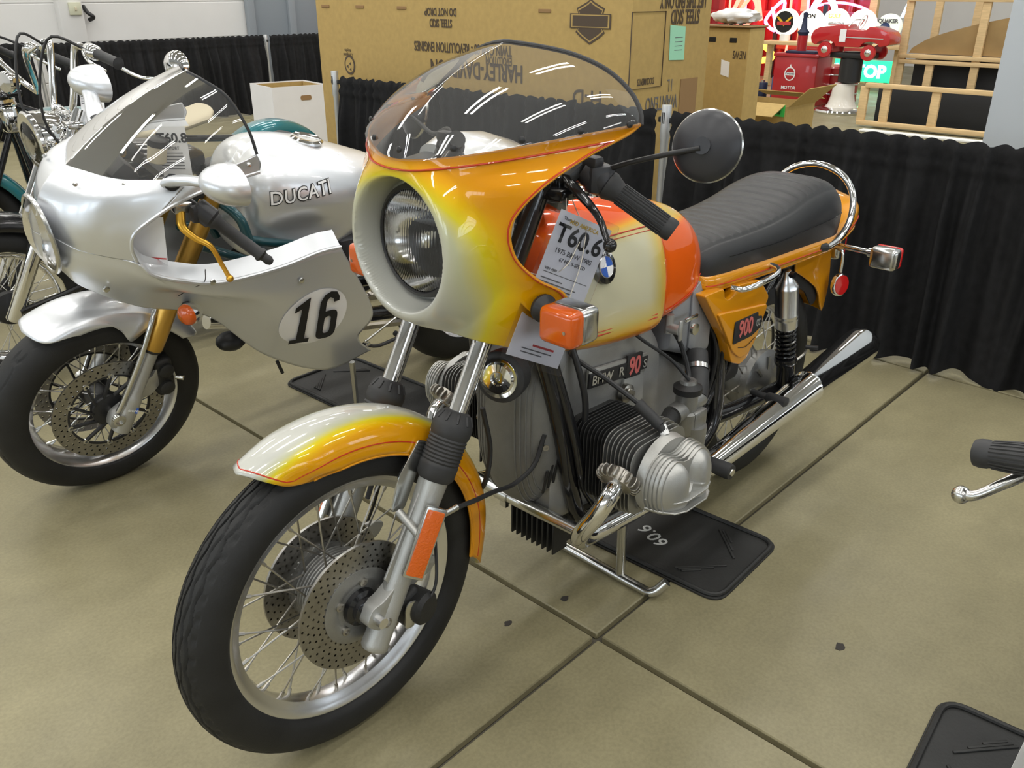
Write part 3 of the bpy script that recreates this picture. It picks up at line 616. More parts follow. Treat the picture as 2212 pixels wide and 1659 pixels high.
# ---- frame
fr_ = []
for s in (1, -1):
    fr_.append(tube([(.33, s*.03, .93), (.305, s*.06, .83), (.275, s*.098, .70), (.235, s*.118, .52), (.205, s*.122, .38), (.16, s*.12, .285), (.05, s*.12, .262), (-.2, s*.13, .27), (-.34, s*.13, .33), (-.37, s*.12, .45), (-.36, s*.10, .62), (-.30, s*.06, .70)], .019, 12))
    fr_.append(tube([(-.24, s*.11, .70), (-.5, s*.115, .70), (-.72, s*.115, .705), (-.86, s*.105, .705)], .012, 10)); fr_.append(tube([(-.33, s*.115, .40), (-.46, s*.12, .55), (-.60, s*.12, .69)], .011, 10, 0))
fr_.append(cyl((.40, 0, .80), (.30, 0, .99), .032, 18)); fr_.append(tube([(.32, 0, .90), (.05, 0, .80), (-.28, 0, .70)], .022, 12))
for s in (1, -1): fr_.append(tube([(.262, s*.112, .70), (.222, s*.142, .52), (.192, s*.146, .40), (.15, s*.14, .33)], .011, 10))
mk('frame', join(*fr_), 'black_gloss', B)
# ---- engine
def blk(sec): return loft([[(x, w*cy, zb+(zt-zb)*cz) for cy, cz in rect] for x, w, zb, zt in sec])
rect = rpoly([(-1, 0), (1, 0), (1, 1), (-1, 1)], .28, 5)
rect = [(float(p[0]), float(p[1])) for p in rpoly([(-1, 0), (-.8, .0), (.8, .0), (1, .06), (1, .9), (.85, 1), (-.85, 1), (-1, .9)], .08, 3)]
en = mk('engine_block', blk([(.245, .095, .30, .72), (.225, .108, .285, .735), (.1, .112, .28, .74), (-.02, .112, .28, .735), (-.06, .115, .28, .71), (-.10, .118, .30, .655), (-.13, .10, .31, .60), (-.30, .085, .32, .50), (-.36, .06, .34, .46)]), 'cast_case', B)
# timing cover with ribs
def tcx(y, z):
    w = .112-.02*sstep(.62, .74, z)-.016*sstep(.46, .32, z); q = (abs(y)/w)**2.4+(abs(z-.528)/.212)**3.2; return .233+.076*(1-min(q, 1))**.46, q
def tcp(u, v):
    a = v*2*PI; c, s_ = math.cos(a), math.sin(a); lo, hi = 0, .3
    for _ in range(22):
        m_ = (lo+hi)/2
        if tcx(m_*c, .528+m_*s_)[1] < 1: lo = m_
        else: hi = m_
    r = lo*(1-(1-u)**1.6) if u < 1 else lo; y, z = r*c, .528+r*s_; return (tcx(y, z)[0] if u < 1 else .233, y, z)
tcv = mk('timing_cover', grid(tcp, 26, 72, False, True), 'cast_dark', B, 70, weld=.0004)
for yy in (-.082, -.070, -.058, -.046, .046, .058, .070, .082):
    zs = [z for z in np.linspace(.33, .73, 60) if tcx(yy, z)[1] < .97]
    mk('cover_rib', tube([(tcx(yy, z)[0]+.0005, yy, z) for z in zs], .0022, 6, 0), 'cast_dark', tcv)
for s in (1, -1):
    mk('cover_screw', lathe([(.007, 0), (.007, .006), (.0035, .006), (.003, .002)], (.268, s*.101, .50), (.6, s, 0), 12), 'steel', tcv)
    for k in range(3): mk('vent_louver', bar((.27-.012*k, s*(.098+.004*k), .385+.01*k), (.262-.012*k, s*(.104+.003*k), .44+.012*k), .004, .006, .001), 'black_cast', tcv)
mk('oil_sump', box((.10, 0, .245), (.18, .15, .09), .012), 'black_cast', B)
for i in range(9): mk('sump_fin', box((.195, -.048+i*.0165, .232), (.05, .0055, .085), .002, 1), 'black_cast', B)
for i in range(6): mk('sump_fin', box((.09, -.06+i*.024, .195), (.17, .007, .03), .002, 1), 'black_cast', B)
# cylinders
CX, CZ = .125, .463
def fin(y, w, h, t, r=.035, cut=0, dx=0, dz=0):
    pl = rpoly([(-w, -h), (w, -h), (w, h), (-w, h)], r, 6); return prism(pl, t, (CX+dx, y, CZ+dz), (1, 0, 0), (0, 0, 1), .0006, 1)
for s in (1, -1):
    cy = mk('cylinder_barrel', join(lathe([(.068, .10), (.068, .205)], (CX, 0, CZ), (0, s, 0), 36), box((CX, s*.112, CZ), (.15, .02, .17), .02)), 'black_cast', B)
    for i in range(9): mk('barrel_fin', fin(s*(.126+i*.0095), .083, .088, .0022), 'black_cast', cy)
    hd = mk('cylinder_head', join(lathe([(.072, .205), (.072, .29)], (CX, 0, CZ), (0, s, 0), 36), prism(rpoly([(-.07, -.04), (.07, -.04), (.07, .04), (-.07, .04)], .02), .09, (CX, s*.25, CZ-.03))), 'cast', B)
    for i in range(8): mk('head_fin', fin(s*(.213+i*.0108), .088+.001*i, .09-.003*max(0, i-4), .0026, .045), 'cast', hd)
    # rocker cover: two domes with ribs
    def rc(u, v, s=s):
        a = v*2*PI; c, sn = math.cos(a), math.sin(a); k = math.cos(u*PI/2)**.62
        w = .092*k; h = (.070-.020*math.exp(-((c*.092)/.026)**2)*(1 if sn > 0 else .35))*k**.9
        dome = .320+.070*math.sin(u*PI/2)**.85-.030*math.exp(-((c*w)/.016)**2)*math.sin(u*PI/2)**.6*(1 if sn > -.2 else .4)
        return (CX+w*math.copysign(abs(c)**.8, c), s*dome, CZ+h*math.copysign(abs(sn)**.85, sn)+.004)
    g = grid(rc, 22, 72, False, True, s < 0); rv = mk('rocker_cover', join(g, lathe([(.088, .298), (.084, .321)], (CX, 0, CZ), (0, s, 0), 40)), 'cast_light', B, 50, weld=None)
    for yy, f in ((.325, 1.03), (.334, 1.0), (.343, .96), (.352, .93), (.361, .90)):
        pts = []
        for i in range(60):
            a = i*2*PI/60; c, sn = math.cos(a), math.sin(a); uu = math.asin(min(max((yy-.320)/.070, 0), 1)**(1/.85))/(PI/2); p = rc(uu, i/60); pts.append((CX+(p[0]-CX)*1.05, s*yy, CZ+(p[2]-CZ)*1.055))
        mk('cover_fin', loft([[V3(p)+V3((0, -.0012, 0)) for p in pts], [V3(p)*V3((1, 1, 1))+V3((0, .0012, 0)) for p in pts]]), 'cast_light', rv)
    for zz, ex in ((-.016, .0), (-.040, -.006)):
        pl = [(CX+.092+ex, .323), (CX+.085+ex, .353), (CX+.062, .382), (CX+.035, .393), (CX-.035, .393), (CX-.062, .382), (CX-.085, .353), (CX-.092, .323)]
        mk('cover_ledge', prism([(p[0], s*p[1]) for p in pl], .004, (0, 0, CZ+zz), (1, 0, 0), (0, 1, 0), .001, 1), 'cast_light', rv)
    mk('cover_nut', lathe([(.011, 0), (.011, .012), (.006, .014)], (CX, s*.364, CZ-.028), (0, s, 0), 6), 'steel', rv)
    # plug lead
    mk('plug_cap', join(cyl((.118, s*.282, .563), (.132, s*.232, .602), .0125, 14), cyl((.116, s*.292, .552), (.118, s*.282, .563), .010, 14)), 'rubber_grey', B)
    mk('plug_insulator', cyl((.118, s*.298, .546), (.114, s*.284, .562), .0095, 12), 'white', B)
    mk('plug_lead', tube([(.13, s*.236, .60), (.16, s*.17, .645), (.20, s*.115, .69), (.20, s*.09, .72)], .0055, 8), 'black_satin', B)
    # exhaust: finned nut and header pipe
    dn = V3((.80, s*.10, -.59)); pn = V3((.226, s*.266, .472))
    nt = mk('exhaust_nut', lathe([(.028, -.018), (.030, -.01), (.034, .0), (.034, .012), (.028, .014)], pn, dn, 30), 'steel', B)
    uu, vv, ww = basis(dn)
    src = None
    for i in range(18):
        a = i*2*PI/18; rdir = uu*math.cos(a)+vv*math.sin(a); tdir = -uu*math.sin(a)+vv*math.cos(a)
        gg = prism(rpoly([(.03, -.012), (.046, -.013), (.05, -.002), (.046, .012), (.03, .013)], .006, 3), .0052, pn, rdir, ww, .001, 1); mk('nut_fin', gg, 'steel', nt)
    ex = [pn+dn*-.01, pn+dn*.04, V3((.276, s*.255, .405)), V3((.278, s*.218, .345)), V3((.240, s*.186, .292)), V3((.165, s*.172, .272)), V3((.0, s*.18, .268)), V3((-.16, s*.19, .272)), V3((-.24, s*.193, .278))]
    mk('header_pipe', tube(ex, .0195, 20, 8), 'chrome', B)
    mf = [(.020, -.02), (.025, 0), (.030, .02), (.0455, .50), (.048, .503), (.048, .513), (.0465, .516), (.0555, .80), (.055, .83), (.050, .848), (.038, .854), (.024, .854), (.022, .80)]
    m0 = V3((-.225, s*.195, .282)); m1 = V3((-1.06, s*.205, .388))
    mk('muffler', lathe(mf, m0, m1-m0, 40, False), 'chrome', B, 50)
mk('crossover_pipe', tube([(.255, -.19, .325), (.262, 0, .325), (.255, .19, .325)], .0145, 14, 6), 'chrome_dull', B)
mk('crossover_clamp', join(lathe([(.018, -.02), (.018, .02)], (.262, -.03, .325), (0, 1, 0), 18), box((.262, -.03, .302), (.01, .02, .02))), 'chrome_dull', B)
# model badge on the engine case
bo = V3((.06, .1185, .617)); bu = V3((-.995, .0, -.095)); bv = V3((-.06, 0, 1)); bv = bv-bu*(bv@bu)/(bu@bu); bv /= np.linalg.norm(bv)
mk('badge_backing', prism([(-.100, -.022), (.106, -.022), (.106, .022), (-.100, .022)], .008, bo, bu, bv, .002), 'cast_light', en)
bb = mk('model_badge', join(prism([(-.100, -.020), (.03, -.020), (.03, .014), (-.100, .014)], .006, bo+V3((0, .004, 0)), bu, bv, .0015), prism([(.028, -.024), (.082, -.024), (.082, .030), (.028, .030)], .008, bo+V3((0, .004, 0)), bu, bv, .0015), prism([(.08, -.014), (.106, -.014), (.106, .016), (.08, .016)], .006, bo+V3((0, .004, 0)), bu, bv, .0015)), 'black_satin', en)
by = bo+V3((0, .009, 0))
text('badge_name', 'BMW', .030, 'silver_line', bb, by+bu*-.058-bv*.003, bu, bv, .0003, .0006); text('badge_letter', 'R', .030, 'silver_line', bb, by+bu*.008-bv*.002, bu, bv, .0003, .0006)
text('badge_number', '90', .058, 'badge_red', bb, by+bu*.055+bv*.002, bu, bv, .0016, .0006, wid=.72); text('badge_letter', 'S', .028, 'silver_line', bb, by+bu*.0935, bu, bv, .0002, .0006)
mk('case_plate', prism(rpoly([(-.045, .045), (.03, .045), (.03, -.055), (-.045, -.055)], .008), .012, (.0, .114, .545), (1, 0, 0), (0, 0, 1), .004), 'cast_light', en)
fcp = mk('oil_filler', join(lathe([(.022, 0), (.022, .012), (.014, .016)], (.03, .12, .555), (0, 1, 0), 20), box((.03, .14, .562), (.03, .006, .012), .002, 1, Matrix.Rotation(-.6, 3, 'Y'))), 'steel', en)
mk('breather_hose', tube([(.21, .10, .745), (.205, .128, .68), (.19, .14, .60), (.185, .138, .53), (.175, .13, .47)], .007, 10), 'black_satin', B)
# air box, carburettor, fuel tap
ab = mk('air_box', blk([(-.135, .10, .62, .76), (-.14, .118, .60, .77), (-.24, .12, .56, .77), (-.31, .118, .55, .75), (-.315, .1, .56, .74)]), 'cast_grey', B)
mk('air_box_rib', prism([(0, 0), (.03, .02), (.03, .16), (0, .18)], .006, (-.24, .122, .575), (1, 0, 0), (0, 0, 1), .002), 'cast_grey', ab)
for s in (1, -1):
    cb = mk('carburettor', join(lathe([(.030, -.055), (.033, -.05), (.033, .0), (.026, .004), (.026, .045), (.030, .048), (.030, .062), (.020, .068), (.018, .078)], (-.105, s*.20, .49), (0, 0, 1), 28), cyl((-.05, s*.20, .495), (-.17, s*.19, .50), .024, 20), box((-.12, s*.225, .47), (.05, .02, .05), .006)), 'cast', B)
    mk('carburettor_cap', lathe([(.0335, 0), (.0335, .014), (.022, .02), (.012, .03)], (-.105, s*.20, .538), (0, 0, 1), 24), 'black_cast', cb)
    mk('float_bowl', lathe([(.012, -.06), (.030, -.055), (.032, -.02), (.032, 0)], (-.118, s*.215, .455), (0, 0, 1), 22), 'cast', cb)
    mk('intake_hose', tube([(-.16, s*.19, .50), (-.20, s*.165, .53), (-.24, s*.13, .575)], .027, 16), 'rubber_grey', cb)
    mk('hose_clamp', lathe([(.030, -.006), (.030, .006)], (-.215, s*.152, .545), (.6, s*.5, -.6), 24, False), 'chrome_dull', cb)
    mk('intake_manifold', tube([(-.045, s*.20, .495), (.0, s*.215, .49), (.05, s*.22, .48)], .021, 16), 'black_cast', cb)
    mk('throttle_cable', tube([(-.10, s*.205, .57), (-.07, s*.17, .62), (.0, s*.135, .68), (.05, s*.11, .73)], .0042, 8), 'black_satin', B)
    mk('fuel_hose', tube([(-.13, s*.135, .66), (-.15, s*.145, .62), (-.15, s*.17, .56), (-.12, s*.19, .53)], .006, 8), 'black_satin', B)
    ft = mk('fuel_tap', join(cyl((-.128, s*.12, .70), (-.128, s*.12, .655), .010, 12), cyl((-.128, s*.12, .668), (-.128, s*.150, .668), .012, 14), box((-.128, s*.152, .668), (.012, .006, .05), .003)), 'cast_light', B)
    mk('tap_lever', join(lathe([(.014, 0), (.014, .008), (.004, .009)], (-.175, s*.155, .662), (0, s, 0), 18), box((-.175, s*.148, .686), (.05, .006, .010), .002)), 'chrome_dull', B)

mk('dark_filler', box((-.42, 0, .545), (.20, .20, .27), .02), 'black_satin', B); mk('drive_housing', join(box((-.36, 0, .40), (.12, .17, .12), .02), cyl((-.40, -.09, .335), (-.70, -.10, .32), .035, 18)), 'black_cast', B)  # first black box is added to fill in the dark behind the engine
for k in range(4): mk('cable', tube([(-.30-.03*k, .105+.008*k, .66), (-.34-.02*k, .125+.006*k, .55), (-.33-.02*k, .12, .44), (-.28, .11, .36-.02*k)], .0042, 8), 'black_satin', B)
# ---- handlebar, controls, mirror (left side in view, right side the same)
setfr(STEER)
hb = [(.285, 0, 1.0), (.282, .06, 1.01), (.276, .12, 1.06), (.262, .17, 1.078), (.240, .218, 1.062), (.20, .31, 1.002)]
mk('handlebar', tube([(p[0], -p[1], p[2]) for p in hb[:0:-1]]+hb, .011, 12, 6), 'black_satin', B)
for s in (1, -1):
    A, E2 = V3((.240, s*.218, 1.062)), V3((.196, s*.318, .997)); d = (E2-A)/np.linalg.norm(E2-A)
    gp = mk('grip', lathe([(.026, -.006), (.026, .0), (.023, .008), (.0188, .02), (.0188, .118), (.0205, .122), (.0205, .134), (.0185, .138), (0, .138)], A, d, 28), 'rubber_grey', B)
    u_, v_, w_ = basis(d)
    for i in range(20):
        a = i*2*PI/20; r_ = (u_*math.cos(a)+v_*math.sin(a))*.0191; mk('grip_rib', bar(A+r_+d*.022, A+r_+d*.118, .0028, .0018), 'rubber_grey', gp)
    hs = mk('switch_housing', join(box(A-d*.026, (.05, .048, .052), .012, 2, Matrix.Rotation(-s*.5, 3, 'Z')), lathe([(.025, -.055), (.027, -.045), (.027, -.012), (.023, -.006)], A, d, 20), box(A-d*.03+V3((.012, 0, .028)), (.028, .034, .022), .008, 2)), 'black_plastic', B)
    mk('switch_button', box(A-d*.022+V3((-.026, 0, .004)), (.012, .018, .010), .003), 'black_gloss', hs)
    mk('perch_clamp', join(lathe([(.018, -.085), (.018, -.06)], A, d, 18), bar(A-d*.060+V3((.0, 0, .006)), V3((.300, s*.166, 1.077)), .026, .020, .005)), 'black_satin', hs)
    lv = [V3((.296, s*.162, 1.078)), V3((.300, s*.185, 1.064)), V3((.294, s*.222, 1.034)), V3((.305, s*.252, 1.016)), V3((.312, s*.268, .998)), V3((.314, s*.281, .982))]
    mk('lever', join(tube(lv, [.010, .011, .0085, .0068, .0062, .0062], 12, 6, flat=.75), sphere(lv[-1], .0125, 16)), 'black_gloss', B)
    if s > 0:
        ms = [A-d*.03+V3((.0, .0, .02)), V3((.243, .215, 1.094)), V3((.236, .25, 1.107)), V3((.225, .31, 1.126)), V3((.215, .38, 1.146))]
    else: ms = [A-d*.03+V3((.0, .0, .03)), A-d*.012+V3((-.002, -.004, .047)), V3((.215, -.29, 1.095)), V3((.205, -.36, 1.12)), V3((.205, -.40, 1.13))]
    mk('mirror_stalk', tube(ms, [.0065, .0055, .0048, .0048, .0048], 10, 6), 'black_satin', B)
    mc = ms[-1]+V3((-.006, 0, .003)); mn = V3((.94, s*.28, .18)); mn /= np.linalg.norm(mn)
    mr = mk('mirror', lathe([(.056, -.014), (.0585, -.010), (.0585, -.004), (.056, .002), (.045, .010), (.025, .017), (.014, .020), (.014, .026), (0, .027)], mc-mn*.02, mn, 48), 'black_plastic', B)
    mk('mirror_glass', lathe([(.054, -.0155), (0, -.0155)], mc-mn*.02, mn, 40, False), 'reflector_silver', mr); mk('mirror_rim', lathe([(.0575, -.012), (.0605, -.008), (.0575, -.003)], mc-mn*.02, mn, 48, False), 'chrome_dull', mr)
    mk('clutch_cable', tube([A-d*.08+V3((.05, 0, -.004)), V3((.31, s*.12, 1.04)), V3((.36, s*.09, .98)), V3((.36, s*.08, .86)), V3((.32, s*.09, .76))], .0042, 8), 'black_satin', B)
mk('master_cylinder', join(lathe([(.024, 0), (.024, .03), (.018, .034)], (.27, .115, 1.045), (.2, 0, 1), 20), box((.285, .13, 1.045), (.05, .07, .022), .006)), 'black_gloss', B)
setfr()
# speedometer cable from the wheel and steering damper bits
mk('brake_line', tube([(.545, .125, .485), (.49, .12, .475), (.42, .10, .455), (.35, .09, .44), (.30, .10, .47), (.27, .10, .53)], .005, 8), 'black_satin', B)
mk('brake_line_fitting', cyl((.575, .128, .487), (.54, .125, .485), .0065, 10), 'chrome_dull', B)
mk('steering_stop', tube([(.40, .05, .62), (.385, .055, .52), (.40, .05, .44), (.37, -.02, .40)], .0055, 8), 'black_satin', B)
# ---- rear end
AXR = V3((-.73, 0, .316))
def groove_blk(t, y, hw):
    z = .003*tri(t*30/(2*PI)); d = 0
    for c in (-.032, -.012, .012, .032):
        if abs(y-c-z) < .002: d = .003
    return d
mk('rear_tire', tyre(.316, .054, .237, .034, AXR, groove_blk, 220, 70), 'rubber', B, 60, weld=None)
rr = mk('rear_rim', lathe(rimprof(.243, .036), AXR, (0, 1, 0), 96, False), 'polished', B, 50, weld=None)
spokes(rr, Vector(AXR), 40, .07, .045, .213, .008, .0019, 'steel', .5)
mk('rear_hub', lathe([(.02, -.08), (.095, -.075), (.1, -.02), (.085, -.015), (.085, .03), (.095, .035), (.1, .06), (.09, .066), (.05, .07), (.03, .085)], AXR, (0, 1, 0), 44), 'cast', B)
for i in range(8): mk('hub_rib', prism(rpoly([(.035, -.003), (.085, -.005), (.085, .005), (.035, .003)], .002), .012, AXR+V3((0, .068, 0)), (math.cos(i*PI/4), 0, math.sin(i*PI/4)), (-math.sin(i*PI/4), 0, math.cos(i*PI/4))), 'cast', B)
sa = [tube([(-.33, s*.10, .345), (-.45, s*.115, .335), (-.6, s*.118, .325), (-.745, s*.118, .316)], .022, 14) for s in (1, -1)]
mk('swingarm', join(*sa, cyl((-.33, -.11, .345), (-.33, .11, .345), .026, 16)), 'black_gloss', B)
mk('rear_axle_nut', lathe([(.016, 0), (.016, .012), (.009, .014), (.009, .022)], (-.73, .14, .316), (0, 1, 0), 6), 'chrome_dull', B)
for s in (1, -1):
    t0, t1 = V3((-.632, s*.142, .672)), V3((-.712, s*.142, .325)); D = (t1-t0)/np.linalg.norm(t1-t0)
    sh = mk('shock_absorber', lathe([(.010, -.03), (.014, -.012), (.022, .004), (.030, .016), (.0315, .022), (.0315, .098), (.0325, .10), (.0325, .104), (.0315, .106), (.0325, .112), (.0325, .116), (.0315, .118), (.0315, .14), (.029, .144)], t0, D, 36), 'polished', B)
    mk('shock_body', lathe([(.017, .13), (.017, .24), (.030, .243), (.032, .25), (.031, .262), (.026, .268), (.025, .35), (.020, .36)], t0, D, 30), 'black_gloss', sh)
    u_, v_, w_ = basis(D); hx = [t0+D*(.144+.100*k/120)+(u_*math.cos(k/120*2*PI*7)+v_*math.sin(k/120*2*PI*7))*.0245 for k in range(121)]
    mk('shock_spring', tube(hx, .0046, 8, 0), 'black_gloss', sh)
    mk('preload_lever', tube([t0+D*.258+V3((-.02, s*.02, 0)), t0+D*.25+V3((-.05, s*.03, .01)), t0+D*.235+V3((-.055, s*.035, .015))], .0035, 8, 4), 'steel', sh)
    mk('preload_grip', cyl(t0+D*.235+V3((-.055, s*.03, .015)), t0+D*.235+V3((-.065, s*.062, .018)), .0065, 10), 'black_satin', sh)
    mk('shock_bolt', cyl(t0-D*.02+V3((0, -s*.03, 0)), t0-D*.02+V3((0, s*.022, 0)), .009, 10), 'black_gloss', sh)
# rear fender
RFE = [(-.86, .70), (-.995, .69), (-1.022, .62), (-1.030, .545), (-1.02, .49), (-1.012, .474)]
rfo = mk('rear_fender', grid(lambda u, v: (lambda p, a: V3((p[0]-.012*math.cos(a)**2, .078*math.sin(a), p[1]+.006*math.cos(a)**2)))(smooth([V3(q) for q in RFE], 8)[int(round(u*40))], (-1+2*v)*PI/2), 41, 21), 'orange_paint', B); solid(rfo, .004, 0)
for s in (1, -1):
    pl = RFE+[(-.99, .50), (-.973, .535), (-.945, .565), (-.90, .592), (-.85, .62), (-.80, .645), (-.79, .70)]
    mk('fender_flank', prism(rpoly(pl, .008), .006, (0, s*.078, 0), (1, 0, 0), (0, 0, 1), .002), 'orange_paint', rfo)
    mk('inner_guard', prism(rpoly([(-.72, .70), (-.86, .70), (-.965, .60), (-.985, .515), (-.955, .50), (-.90, .56), (-.80, .61), (-.72, .63)], .015), .004, (0, s*.068, 0), (1, 0, 0), (0, 0, 1)), 'black_satin', rfo)
tl = mk('tail_light', box((-1.10, 0, .655), (.05, .15, .075), .014, 3), 'chrome_dull', B); mk('tail_lens', box((-1.125, 0, .655), (.04, .14, .068), .012, 3), 'red_lens', tl)
for s in (1, -1):
    st_ = mk('rear_indicator_stem', join(cyl((-.98, s*.06, .695), (-.98, s*.225, .692), .008, 12), cyl((-.98, s*.205, .692), (-.98, s*.225, .692), .013, 12)), 'chrome', B)
    mk('rear_indicator_body', box((-.978, s*.255, .685), (.046, .078, .062), .013, 3), 'chrome_dull', st_); mk('rear_indicator_lens', box((-1.002, s*.255, .685), (.026, .076, .061), .010, 3), 'red_lens', st_)
    rb = mk('rear_reflector_bracket', tube([(-1.03, s*.07, .672), (-1.03, s*.098, .668), (-1.03, s*.110, .655), (-1.03, s*.112, .60)], .0045, 8, 4), 'chrome_dull', B)
    mk('rear_reflector_rim', lathe([(.034, -.006), (.036, 0), (.034, .007), (.030, .008)], (-1.03, s*.115, .562), (.25, s, .1), 36), 'chrome', rb); mk('rear_reflector_lens', lathe([(.031, .004), (.030, .009), (0, .010)], (-1.03, s*.115, .562), (.25, s, .1), 32), 'red_lens', rb)
# footpegs, shift lever, centre stand
for s in (1, -1):
    pg = mk('footpeg', join(cyl((-.235, s*.14, .30), (-.235, s*.20, .296), .012, 12), lathe([(.012, 0), (.019, .006), (.021, .06), (.019, .07), (0, .071)], (-.235, s*.195, .296), (0, s, 0), 18)), 'rubber_grey', B)
    mk('peg_end', lathe([(.010, 0), (.009, .003), (0, .004)], (-.235, s*.266, .296), (0, s, 0), 14), 'chrome_dull', pg)
    mk('pillion_peg', join(cyl((-.56, s*.12, .36), (-.56, s*.17, .36), .009, 10), lathe([(.010, 0), (.015, .006), (.016, .06), (0, .064)], (-.56, s*.165, .36), (0, s, 0), 14)), 'rubber_grey', B)
mk('shift_lever', tube([(-.20, .155, .28), (-.12, .16, .245), (-.05, .165, .25), (-.03, .20, .25)], .006, 10, 4), 'chrome_dull', B)
cs = [tube([(-.045, .23, .048), (-.022, .205, .016), (-.018, .16, .0125), (-.018, 0, .0125), (-.018, -.16, .0125), (-.022, -.205, .016), (-.045, -.23, .048)], .0125, 14, 6)]
cs += [cyl((-.022, s*.105, .018), (.0, s*.115, .27), .0125, 14) for s in (1, -1)]
mk('centre_stand', join(*cs), 'chrome_dull', B)
mk('gearbox', blk([(-.30, .10, .27, .50), (-.34, .105, .27, .52), (-.40, .09, .28, .50), (-.42, .06, .3, .45)]), 'cast', B)
# ================================================================ silver half-faired sport motorcycle leaning on its side stand
LA = .247
DUC = Matrix.Translation((.6895, -1.3577, 0))@Matrix.Rotation(-.0037, 4, 'Z')@Matrix.Rotation(-LA, 4, 'X')
setfr(DUC)
D = thing('motorcycle', 'silver sport motorcycle with racing number 16 on its half fairing and gold fork', 'motorcycle', (-.6, 0, 0))
AXD = V3((0, 0, .30))
def groove_u(t, y, hw):
    n = 26; k = t*n/(2*PI); f = k-math.floor(k); i = int(math.floor(k)) % n; s = 1 if i % 2 else -1; d = 0
    yy = (y*s-.022)/.016; xx = (f-.5)*2.2
    r = math.hypot(yy, xx)
    if abs(r-.62) < .16 and not (xx > .35 and abs(yy) < .5): d = .0028
    if abs(y+s*.030-.004*math.sin(k*PI)) < .0016: d = .0025
    return d
mk('front_tire', tyre(.30, .060, .228, .046, AXD, groove_u, 340, 110, .85), 'rubber', D, 60, weld=None)
dr = mk('front_rim', lathe(rimprof(.232, .050, .034), AXD, (0, 1, 0), 110, False), 'polished', D, 50, weld=None)
spokes(dr, Vector(AXD), 36, .045, .04, .195, .012, .0018, 'chrome_dull', .7)
mk('valve_stem', cyl((.20*math.cos(2.9), .006, .30+.20*math.sin(2.9)), (.165*math.cos(2.9), .006, .30+.165*math.sin(2.9)), .0055, 8), 'black_satin', dr)
mk('front_hub', lathe([(.02, -.07), (.042, -.06), (.048, -.045), (.035, -.03), (.035, .03), (.048, .045), (.042, .06), (.02, .07)], AXD, (0, 1, 0), 36), 'black_satin', D)
for s in (1, -1):
    dd = mk('brake_disc', disc(.118, .160, .005, AXD, s*.066, 3, 40, .0032), 'disc_steel', D, 30, weld=None)
    arms = [lathe([(.050, -.004), (.050, .004), (.03, .006), (.02, .006)], AXD+V3((0, s*.066, 0)), (0, s, 0), 32), lathe([(.112, -.003), (.118, -.003), (.118, .003), (.112, .003), (.112, -.003)], AXD+V3((0, s*.066, 0)), (0, s, 0), 60, False)]
    for i in range(10):
        a = i*2*PI/10; b_ = a+.42; arms.append(bar(AXD+V3((.045*math.cos(a), s*.066, .045*math.sin(a))), AXD+V3((.113*math.cos(b_), s*.066, .113*math.sin(b_))), .012, .007, .002))
    mk('disc_carrier', join(*arms), 'black_satin', dd)
    for i in range(10):
        a = i*2*PI/10+.42; mk('disc_rivet', lathe([(.0085, -.002), (.0085, .005), (.004, .006), (.004, .003)], AXD+V3((.1155*math.cos(a), s*.066, .1155*math.sin(a))), (0, s, 0), 12), 'chrome_dull', dd)
RD = rad(24); KD = V3((-math.sin(RD), 0, math.cos(RD))); ND = V3((math.cos(RD), 0, math.sin(RD))); DB = AXD-ND*.03
def dk(s_, y=0, n=0): return DB+KD*s_+ND*n+V3((0, y, 0))
